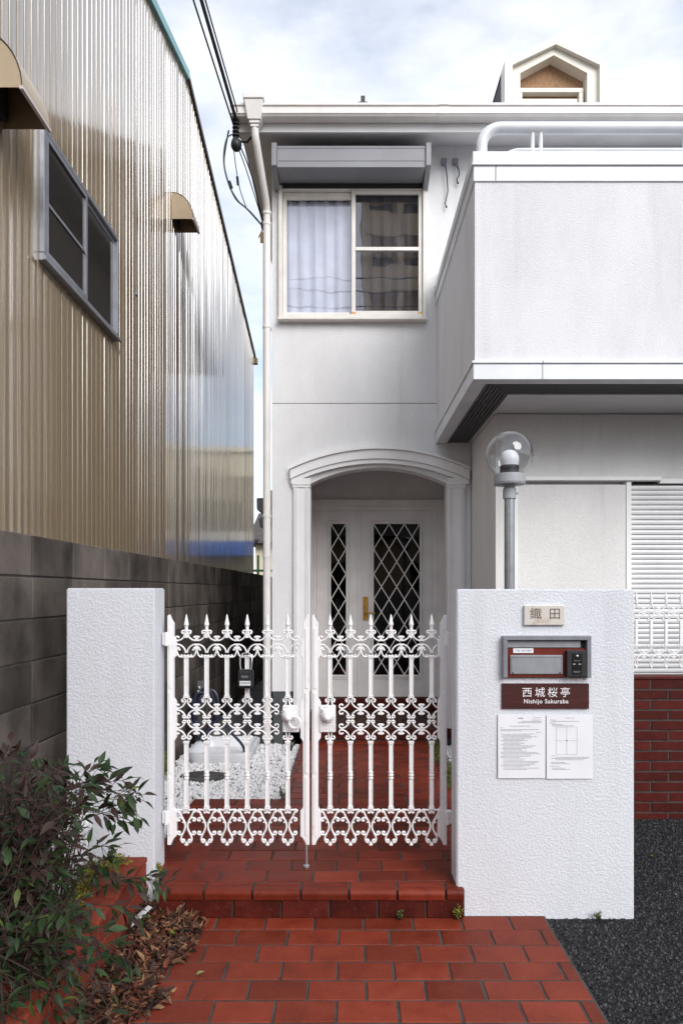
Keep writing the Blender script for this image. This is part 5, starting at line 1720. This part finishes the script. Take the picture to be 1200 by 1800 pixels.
#%%PLANTER
# ------------------------------------------------------------------ brick border, soil, low white fence at the left
PLX = -0.960
pln = thing('brick_planter', 'low orange-red brick planter border under the shrub at left', 'planter', (-1.1, 2.7, 0))
part('mortar', MB().box(-1.155, PLX - 0.006, 1.4, 3.255, -0.02, 0.232).box(-1.95, -1.156, 3.12, 3.255, -0.02, 0.232), M['joint'], pln)
rg = random.Random(17)
sb_ = boxmesh('brick', 0.05, 0.205, 0.066, M['planter'], 0.003)
for r in range(3):
    y = 3.262 - (0.107 if r % 2 else 0.0)
    if r % 2: obj('brick', boxmesh('brick', 0.05, 0.097, 0.066, M['planter'], 0.003), pln, (PLX - 0.027, 3.211, 0.038 + r * 0.076))
    while y > 1.5:
        obj('brick', sb_, pln, (PLX - 0.027 + rg.uniform(-.002, .002), y - 0.1025, 0.038 + r * 0.076), (0, rg.uniform(-.01, .01), rg.uniform(-.006, .006)))
        y -= 0.214
tb_ = boxmesh('coping_brick', 0.205, 0.100, 0.024, M['planter'], 0.004)
y = 3.262
while y > 1.5:
    obj('coping_brick', tb_, pln, (PLX - 0.1, y - 0.052, 0.242 + rg.uniform(-.002, .002)), (0, 0, rg.uniform(-.008, .008)))
    y -= 0.108
part('soil', MB().box(-2.0, -1.156, 1.4, 3.11, 0.0, 0.205), M['soil'], pln)
pf = thing('picket_fence', 'low white picket fence half hidden behind the dark shrub', 'fence', (-1.12, 2.6, 0.2))
for k in range(22):
    yy = 3.16 - k * 0.062
    part('picket', MB().prism([(yy - 0.013, 0.235), (yy + 0.013, 0.235), (yy + 0.013, 0.49), (yy, 0.515), (yy - 0.013, 0.49)], 'x', -1.225, -1.208), M['gate'], pf)
for zz in (0.30, 0.43):
    part('rail', MB().box(-1.207, -1.192, 1.85, 3.18, zz, zz + 0.025), M['gate'], pf)
moss('moss', 'yellow moss cushions on top of the brick planter', 'moss', [(-1.05, 3.18, 0.255), (-1.16, 3.1, 0.255), (-1.10, 2.75, 0.255), (-1.12, 2.55, 0.25)], 1500, 0.05, 9, M['moss'], 0.008)

# ------------------------------------------------------------------ nandina-like shrub
def leaf_local(l, w, fold=0.25, droop=0.25, n=4):
    vs, fs = [], []
    for i in range(n + 1):
        t = i / n
        x = l * t
        ww = w * (math.sin(PI * min(1, t * 1.02 + 0.02) ** 0.8)) * 0.5
        if i == n: ww = 0.0
        z = -droop * l * t * t
        vs += [(x, ww, z + ww * fold), (x, 0, z), (x, -ww, z + ww * fold)]
    for i in range(n):
        a = i * 3
        fs += [(a, a + 1, a + 4, a + 3), (a + 1, a + 2, a + 5, a + 4)]
    return vs, fs
rg = random.Random(42)
shrub = thing('shrub', 'dense dark green and purple leafy shrub in the bottom left corner', 'shrub', (-1.25, 2.5, 0.2))
leaves = []     # (matrix, length, purple)
stems = MB()
def spray(base, tip, bow, lmin=0.026, lmax=0.060, nl=7, purple=0.3, r0=0.004):
    base, tip = Vector(base), Vector(tip)
    pts = []
    mid = (base + tip) / 2 + Vector(bow)
    for k in range(8):
        t = k / 7
        pts.append(base * (1 - t) ** 2 + mid * 2 * t * (1 - t) + tip * t * t)
    stems.tube(pts, [r0 * (1 - 0.7 * k / 7) for k in range(8)], 5)
    for q in range(nl):
        t = 0.38 + 0.62 * (q + 0.5) / nl if q < nl - 1 else 1.0
        p = base * (1 - t) ** 2 + mid * 2 * t * (1 - t) + tip * t * t
        tg = ((mid - base) * (1 - t) + (tip - mid) * t).normalized()
        for j in range(3 if q < nl - 1 else 4):
            side = (-1, 1, 0, 0.4)[j]
            az = rg.uniform(0, 2 * PI)
            perp = tg.orthogonal().normalized(); perp.rotate(Matrix.Rotation(az, 3, tg))
            d = (tg * rg.uniform(0.2, 0.9) + perp * rg.uniform(0.5, 1.0) + Vector((0, 0, rg.uniform(-0.5, 0.25)))).normalized()
            pet = rg.uniform(0.01, 0.05)
            st = p + d * pet
            stems.tube([p, st], 0.0012, 4)
            up = Vector((rg.uniform(-.5, .5), rg.uniform(-.9, .2), 1.0))
            yv = up.cross(d).normalized(); zv = d.cross(yv)
            m_ = Matrix((d, yv, zv)).transposed().to_4x4(); m_.translation = st
            leaves.append((m_, rg.uniform(lmin, lmax), 1 if rg.random() < purple else (2 if rg.random() < 0.05 else 0)))
def world(px, py, Y):
    x, z = at(px, py, Y); return (x, Y, z)
# outline targets in the picture plane, at several depths
tops = [(-60, 1345), (-20, 1330), (20, 1330), (45, 1345), (75, 1370), (100, 1365), (120, 1390), (150, 1375), (130, 1420), (95, 1420), (60, 1400), (25, 1400), (-30, 1400), (0, 1460), (50, 1465), (100, 1470), (140, 1490),
        (160, 1540), (120, 1540), (80, 1530), (40, 1540), (0, 1550), (150, 1590), (110, 1600), (60, 1600), (20, 1610), (170, 1640), (130, 1660), (90, 1650), (40, 1670), (0, 1680), (160, 1700), (110, 1710), (60, 1730), (20, 1740),
        (150, 1760), (100, 1770), (50, 1780), (0, 1790), (130, 1800), (190, 1725), (75, 1830), (20, 1830), (-40, 1500), (-40, 1600), (-40, 1700), (-30, 1790), (180, 1780)]
for (px, py) in tops:
    for rep in range(2 if (px > 115 and py > 1500) else 5):
        Y = rg.uniform(2.15, 2.75) if py < 1560 else rg.uniform(2.0, 2.5)
        tip = Vector(world(px + rg.uniform(-16, 16), py + rg.uniform(-14, 14), Y))
        base = Vector((rg.uniform(-1.42, -1.1), rg.uniform(2.1, 2.7), 0.2))
        if tip.z < 0.25:
            base = Vector((rg.uniform(-1.3, -1.1), tip.y + rg.uniform(-.1, .2), tip.z + 0.22))
        bow = Vector((rg.uniform(-.04, .04), rg.uniform(-.08, .08), rg.uniform(0.02, 0.14)))
        spray(base, tip, bow, nl=rg.choice((4, 5, 6)), purple=0.6 if py < 1500 else 0.3)
# reaching sprays that stand out against the white pillar
for (px, py, Y, bx) in ((238, 1400, 2.62, (150, 1420)), (232, 1425, 2.6, (140, 1445)), (215, 1372, 2.66, (130, 1400)), (172, 1352, 2.62, (120, 1440)), (165, 1345, 2.64, (130, 1430)), (225, 1390, 2.6, (140, 1410)), (205, 1440, 2.58, (130, 1430)), (290, 1552, 2.85, (190, 1545)), (262, 1545, 2.86, (180, 1560)), (200, 1490, 2.8, (150, 1500)), (240, 1610, 2.6, (150, 1590)), (230, 1690, 2.5, (140, 1660)), (195, 1520, 2.7, (130, 1530))):
    b_ = world(bx[0], bx[1], Y + 0.02)
    spray(b_, world(px, py, Y), (0, 0, 0.03), 0.042, 0.072, nl=5, purple=0.25, r0=0.0026)
    spray((b_[0] - 0.12, Y + 0.1, 0.24), b_, (0, 0, 0.05), nl=3, purple=0.3)
for _ in range(90):
    b_ = Vector((rg.uniform(-1.45, -1.05), rg.uniform(2.1, 2.75), rg.uniform(0.25, 0.7)))
    d_ = Vector((rg.uniform(-.12, .16), rg.uniform(-.12, .1), rg.uniform(0.08, 0.26)))
    stems.tube([b_, b_ + d_ * 0.5 + Vector((rg.uniform(-.02, .02), 0, .02)), b_ + d_], [0.002, 0.0015, 0.0008], 4)
obj('stems', stems.mesh('stems', M['stem'], fix=False), shrub)
lv = [leaf_local(1.0, w_, f_, d_) for w_, f_, d_ in ((0.36, 0.3, 0.25), (0.42, 0.2, 0.4), (0.30, 0.4, 0.15))]
lmesh = {}
for vi in range(3):
    for pu in (0, 1, 2):
        me = MB().add(*lv[vi]).mesh('leaf', M[('leafg', 'leafp', 'leafy')[pu]], fix=False)
        me.polygons.foreach_set('use_smooth', [True] * len(me.polygons))
        lmesh[vi, pu] = me
order = sorted(range(len(leaves)), key=lambda i: leaves[i][0].translation.y / leaves[i][1])
big = set(order[:300])
rest = MB()
root_inv = Matrix.Translation(-WL[shrub])
for i, (m_, l, pu) in enumerate(leaves):
    vi = i % 3
    if i in big:
        o = bpy.data.objects.new('leaf', lmesh[vi, int(pu)]); COL.objects.link(o); o.parent = shrub
        o.matrix_local = root_inv @ m_ @ Matrix.Diagonal((l, l, l, 1))
        WL[o] = m_.translation
    else:
        vs, fs = lv[vi]
        rest.add([m_ @ (Vector(v) * l) for v in vs], fs, int(pu))
o = obj('foliage', rest.mesh('foliage', [M['leafg'], M['leafp'], M['leafy']], smooth=False, fix=False), shrub); o['kind'] = 'stuff'
o.data.polygons.foreach_set('use_smooth', [True] * len(o.data.polygons))

# ------------------------------------------------------------------ leaf litter and scraps
rg = random.Random(77)
lit = MB()
def litter(cx, cy, cz, l, mi):
    vs, fs = leaf_local(l, l * rg.uniform(0.25, 0.55), rg.uniform(-1.2, 1.4), rg.uniform(-0.6, 0.6), 3)
    E_ = Euler((rg.gauss(0, 0.4), rg.gauss(0, 0.3), rg.uniform(0, 6.3))).to_matrix()
    lit.add([E_ @ Vector(v) + Vector((cx, cy, cz)) for v in vs], fs, mi)
for _ in range(3600):
    t = rg.random() ** 0.8
    y = 2.25 + 0.95 * rg.random()
    wmax = 0.27 + 0.06 * math.sin(y * 9) if y > 2.55 else 0.12 + 0.2 * max(0, (y - 2.25) / 0.3)
    x = PLX + 0.01 + wmax * t
    if x > -0.66: continue
    z = 0.024 + 0.060 * (1 - t) * rg.random() ** 0.7
    litter(x, y, z, rg.choice((0.016, 0.024, 0.034, 0.048)) * rg.uniform(0.8, 1.25), rg.choices((0, 1, 2, 3), (4, 2.6, 3.2, 3.5))[0])
for _ in range(40):
    litter(rg.uniform(-0.9, -0.62), rg.uniform(2.7, 3.1), 0.03, rg.uniform(0.02, 0.04), rg.choice((0, 1, 2)))
o = obj('leaf_litter', lit.mesh('leaf_litter', [M['lit1'], M['lit2'], M['lit3'], M['lit4']], fix=False)); o['kind'] = 'stuff'
o['label'] = 'heap of dry brown leaves between planter and tile path'
o.data.polygons.foreach_set('use_smooth', [True] * len(o.data.polygons))
def dry_leaf(label, x, y, z, l, m, seed):
    rr_ = random.Random(seed)
    vs, fs = leaf_local(l, l * 0.5, 0.7, rr_.uniform(-.4, .2), 4)
    me = MB().add(vs, fs).mesh('dry_leaf', m, smooth=True, fix=False)
    tag(obj('dry_leaf', me, None, (x, y, z), (rr_.uniform(-.3, .3), rr_.uniform(-.3, 0), rr_.uniform(0, 6))), label, 'leaf', 'loose dry leaves')
x, y, z = pw(345, 1728, 2.66, 0.026); dry_leaf('single dark curled leaf lying alone on the red path tiles', x, y, z, 0.035, M['weed'], 2)
x, y, z = pw(1150, 1510, 3.89, 0.008); dry_leaf('pale yellow-green leaf on the asphalt right of the pillar', x, y, z, 0.04, M['moss'], 3)
x, y, z = pw(310, 1605, 3.1, 0.06); dry_leaf('large pale tan leaf on top of the heap by the step', x, y, z, 0.07, M['lit2'], 4)
x, y, z = pw(295, 1655, 2.95, 0.05); dry_leaf('yellowish leaf on the front of the leaf heap', x, y, z, 0.05, M['moss'], 5)
cx, cy = pw(250, 1632, 3.02)[0], 3.02
scr = MB().add([(cx - 0.03, cy - 0.06, 0.065), (cx + 0.035, cy + 0.03, 0.11), (cx + 0.012, cy + 0.05, 0.11), (cx - 0.045, cy + 0.0, 0.07), (cx - 0.03, cy - 0.06, 0.063), (cx + 0.035, cy + 0.03, 0.108), (cx + 0.012, cy + 0.05, 0.108), (cx - 0.045, cy, 0.068)],
               [(0, 1, 2, 3), (7, 6, 5, 4), (0, 4, 5, 1), (1, 5, 6, 2), (2, 6, 7, 3), (3, 7, 4, 0)])
tag(obj('paper_scrap', scr.mesh('paper_scrap', M['paper'])), 'torn white paper scrap on the heap of dry leaves', 'scrap')

#%%BACKGROUND
# ------------------------------------------------------------------ service cables at the house corner
def cable(label, pts, r, m='cable', n=6, name='power_cable', grp='service cables at the house corner'):
    tag(obj(name, MB().tube(smooth_pts(pts, n), r, 6).mesh(name, M[m], smooth=True)), label, 'cable', grp)
AX, AYY, AZ = -0.975, 5.92, 5.47
def far(px, py, Y): x, z = at(px, py, Y); return (x, Y, z)
def drop(px0, Ystart, end, sag):
    s = Vector(far(px0, 0, Ystart)); e = Vector(end)
    d = (s - e)
    s2 = e + d * 7.5; s2.z += 1.2
    return [e, e + d * 0.5, s, s + d * 1.0 + Vector((0, 0, .01)), s2]
cable('thick black service cable, the heaviest of the bundle entering the eave', drop(354, 4.95, (AX + 0.01, AYY, AZ + 0.12), 0), 0.014)
cable('thin black cable at the left edge of the bundle over the alley', drop(340, 4.95, (AX - 0.02, AYY, AZ + 0.10), 0), 0.007)
cable('thin black cable right of the thick one in the bundle over the alley', drop(361, 4.95, (AX + 0.03, AYY, AZ + 0.16), 0), 0.006)
ins = thing('cable_insulator', 'black stacked insulator holding the cables under the eave corner', 'insulator', (AX, AYY, AZ - 0.1))
m_ = MB()
for k in range(7):
    zz = AZ - 0.04 + k * 0.034
    m_.lathe([(0.018, 0), (0.030, 0.006), (0.030, 0.014), (0.018, 0.022)], (AX, AYY, zz), 10)
part('insulator_stack', m_.tube([(AX, AYY, AZ - 0.07), (AX, AYY, AZ + 0.22)], 0.012, 8), M['cable'], ins)
part('clamp', MB().ball((AX + 0.005, AYY, AZ - 0.075), 0.048, 12, 8, sc=(1, 1, 1.2)).tube([(AX, AYY, AZ - 0.04), (AX + 0.09, AYY + 0.05, AZ - 0.02), (-0.85, SOF_Y + 0.06, AZ + 0.07)], 0.010, 8), M['cable'], ins, smooth=True)
EA = far(462, 395, 6.28)
cable('thick black loop of cable sagging from the eave to the corner pipe', [(AX - 0.06, AYY, AZ + 0.05), far(396, 262, 5.95), far(394, 290, 6.0), far(402, 322, 6.05), far(415, 350, 6.12), far(435, 368, 6.2), far(462, 398, 6.28)], 0.0075)
cable('grey thin loop of cable furthest left below the eave', [(AX - 0.02, AYY, AZ + 0.02), far(398, 245, 5.93), far(393, 280, 5.97), far(400, 318, 6.03), far(418, 352, 6.12), far(440, 372, 6.2), far(461, 396, 6.28)], 0.0055, 'greycable')
cable('thin cable with splice hanging inside the sagging loop', [(AX, AYY, AZ - 0.05), far(411, 262, 5.95), far(418, 315, 6.05), far(424, 340, 6.12), far(434, 368, 6.2)], 0.004)
cable('inner of the two parallel cables dropping beside the pipe', [(AX + 0.02, AYY, AZ - 0.1), far(430, 290, 6.0), far(443, 330, 6.1), far(455, 368, 6.25), far(461, 390, 6.28)], 0.005)
cable('outer of the two parallel cables dropping beside the pipe', [(AX + 0.035, AYY, AZ - 0.08), far(434, 285, 6.0), far(447, 325, 6.1), far(457, 368, 6.25), far(462, 388, 6.28)], 0.006)
m_ = MB().tube([far(402, 318, 6.04), far(407, 332, 6.07)], 0.016, 8).tube([far(417, 310, 6.04), far(418.5, 326, 6.07)], 0.011, 8)
tag(obj('cable_splice', m_.mesh('cable_splice', M['cable'])), 'black splice sleeves on the sagging cable loop', 'splice')
cx_, cz_ = at(460.5, 418, 6.26)
cg = thing('cable_tag', 'ochre tag and clamp hanging on the cables at the corner pipe', 'tag', (cx_, 6.26, cz_ - 0.1))
part('tag_plate', MB().box(cx_ - 0.016, cx_ + 0.014, 6.25, 6.262, cz_ - 0.05, cz_ + 0.05), M['wood'], cg, bevel=0.003)
part('clamp', MB().ball((cx_ + 0.006, 6.265, cz_ + 0.12), 0.022, 8, 6, sc=(.8, 1, 2.2)).tube([(cx_ - 0.03, 6.26, cz_ - 0.0), (cx_, 6.26, cz_ + 0.07), (cx_ + 0.02, 6.26, cz_ + 0.05), (cx_ + 0.02, 6.26, cz_ - 0.09)], 0.005, 6), M['cable'], cg, smooth=True)

# ------------------------------------------------------------------ street poles and cables behind the camera (seen in reflections)
for i, xx in enumerate((-3.4, 24.0)):
    up = thing('utility_pole', ('concrete utility pole across the lane, near the warehouse', 'concrete utility pole far down the lane to the right')[i], 'utility pole', (xx, -3.2, 0))
    part('pole', MB().lathe([(0.16, 0), (0.11, 10.5)], (xx, -3.2, 0), 14), M['polecon'], up, smooth=True)
    part('crossarm', MB().box(xx - 0.9, xx + 0.9, -3.26, -3.14, 9.4, 9.5), M['steel'], up)
for i, zz in enumerate((8.8, 8.5, 8.15)):
    cable(('highest street cable strung along the lane', 'middle street cable strung along the lane', 'lowest street cable strung along the lane')[i], [(-3.4, -3.2, zz), (4, -3.2, zz - 0.06), (10, -3.2, zz - 0.1), (17, -3.2, zz - 0.06), (24, -3.2, zz)], 0.013, grp='street cables')

# ------------------------------------------------------------------ neighbouring buildings
def building(label, x0, x1, y0, y1, h, m, floors, bays, face):
    b = thing('apartment_building', label, 'building', ((x0 + x1) / 2, (y0 + y1) / 2, 0))
    part('wall', MB().box(x0, x1, y0, y1, -0.02, h), m, b)
    fh = h / floors
    for f_ in range(floors):
        part('balcony_slab', MB().box(x0, x1, y1, y1 + 1.3, f_ * fh + fh * 0.02, f_ * fh + fh * 0.10).box(x0, x1, y1 + 1.2, y1 + 1.3, f_ * fh + fh * 0.10, f_ * fh + fh * 0.42), m, b)
        for k in range(bays):
            xa = x0 + (x1 - x0) * (k + 0.15) / bays; xb = x0 + (x1 - x0) * (k + 0.85) / bays
            part('window', MB().box(xa, xb, y1 + 0.002, y1 + 0.03, f_ * fh + fh * 0.12, f_ * fh + fh * 0.78), M['darkwin'], b)
    for k in range(bays + 1):
        xa = x0 + (x1 - x0 - 0.3) * k / bays
        part('fin_wall', MB().box(xa, xa + 0.3, y1 + 0.001, y1 + 1.19, 0, h), m, b)
    return b
building('tan apartment block across the lane, seen only as a reflection', 0.9, 6.5, -34.0, -26.0, 27.0, M['tanblock'], 9, 3, 1)
ol = thing('lane_house', 'low house with tiled roof across the lane, seen only as a reflection', 'house', (0, -13, 0))
part('wall', MB().box(-9, 9, -17, -10, -0.02, 3.4), M['tanblock'], ol)
part('roof', MB().prism([(-9.4, 3.42), (-13.5, 5.2), (-17.6, 3.42)], 'x', -9.5, 9.5), M['roof'], ol)
for k in range(5):
    part('window', MB().box(-8 + k * 3.4, -6.2 + k * 3.4, -9.99, -9.95, 0.6, 2.6), M['darkwin'], ol)
# low cream house beyond the alley
tb = thing('neighbour_house', 'taller cream house hidden behind the white house', 'house', (3, 23, 0))
part('wall', MB().box(-1.15, 8.0, 20.0, 26.0, -0.02, 5.6), M['farwall'], tb)
for k in range(9):  # unseen windows, pipes and strips, added to streak the reflection in the cladding
    xa = -0.85 + k * 0.95
    part('window', MB().box(xa, xa + (0.45, 0.28, 0.55)[k % 3], 19.96, 19.995, 3.3, 3.3 + (1.6, 0.9, 1.9)[k % 3]), M['darkwin'], tb)
    part('reflection_pipe', MB().tube([(xa + 0.7, 19.93, 0.0), (xa + 0.7, 19.93, 5.6)], 0.05, 8), M['cream'], tb)
    part('reflection_strip', MB().box(xa + 0.72, xa + 0.90, 19.955, 19.998, 0.0, 5.55), M['wood'], tb)
part('parapet', MB().box(-1.25, 8.1, 19.9, 26.1, 5.61, 5.75), M['farwall'], tb)
part('awning', MB().box(-1.2, 7.0, 19.2, 19.99, 2.55, 2.95), M['blue'], tb)
ch = thing('neighbour_house', 'pale cream low house seen through the gap beyond the alley', 'house', (-2.0, 20.5, 0))
part('wall', MB().box(-2.72, -1.3, 20.0, 25.0, -0.02, 2.9), M['farwall'], ch)
m_ = MB().prism([(19.7, 2.92), (22.5, 4.1), (25.3, 2.92)], 'x', -2.95, -1.45)
part('roof', m_, M['roof'], ch)
for k in range(6):
    part('eave_tile', MB().tube([(-2.9 + k * 0.25, 19.66, 2.98), (-2.9 + k * 0.25, 19.9, 3.08)], 0.055, 8), M['roof'], ch)
gf = thing('green_railing', 'thin green railing in the gap beyond the block wall', 'railing', (-2.3, 17.5, 0))
part('post', MB().tube([(-2.31, 17.5, 0), (-2.31, 17.5, 2.45)], 0.03, 8), M['greenrail'], gf)
part('rail', MB().tube([(-2.6, 17.5, 2.06), (-0.9, 17.5, 2.06)], 0.03, 8), M['greenrail'], gf)
part('rail', MB().tube([(-2.6, 17.5, 1.2), (-0.9, 17.5, 1.2)], 0.03, 8), M['greenrail'], gf)
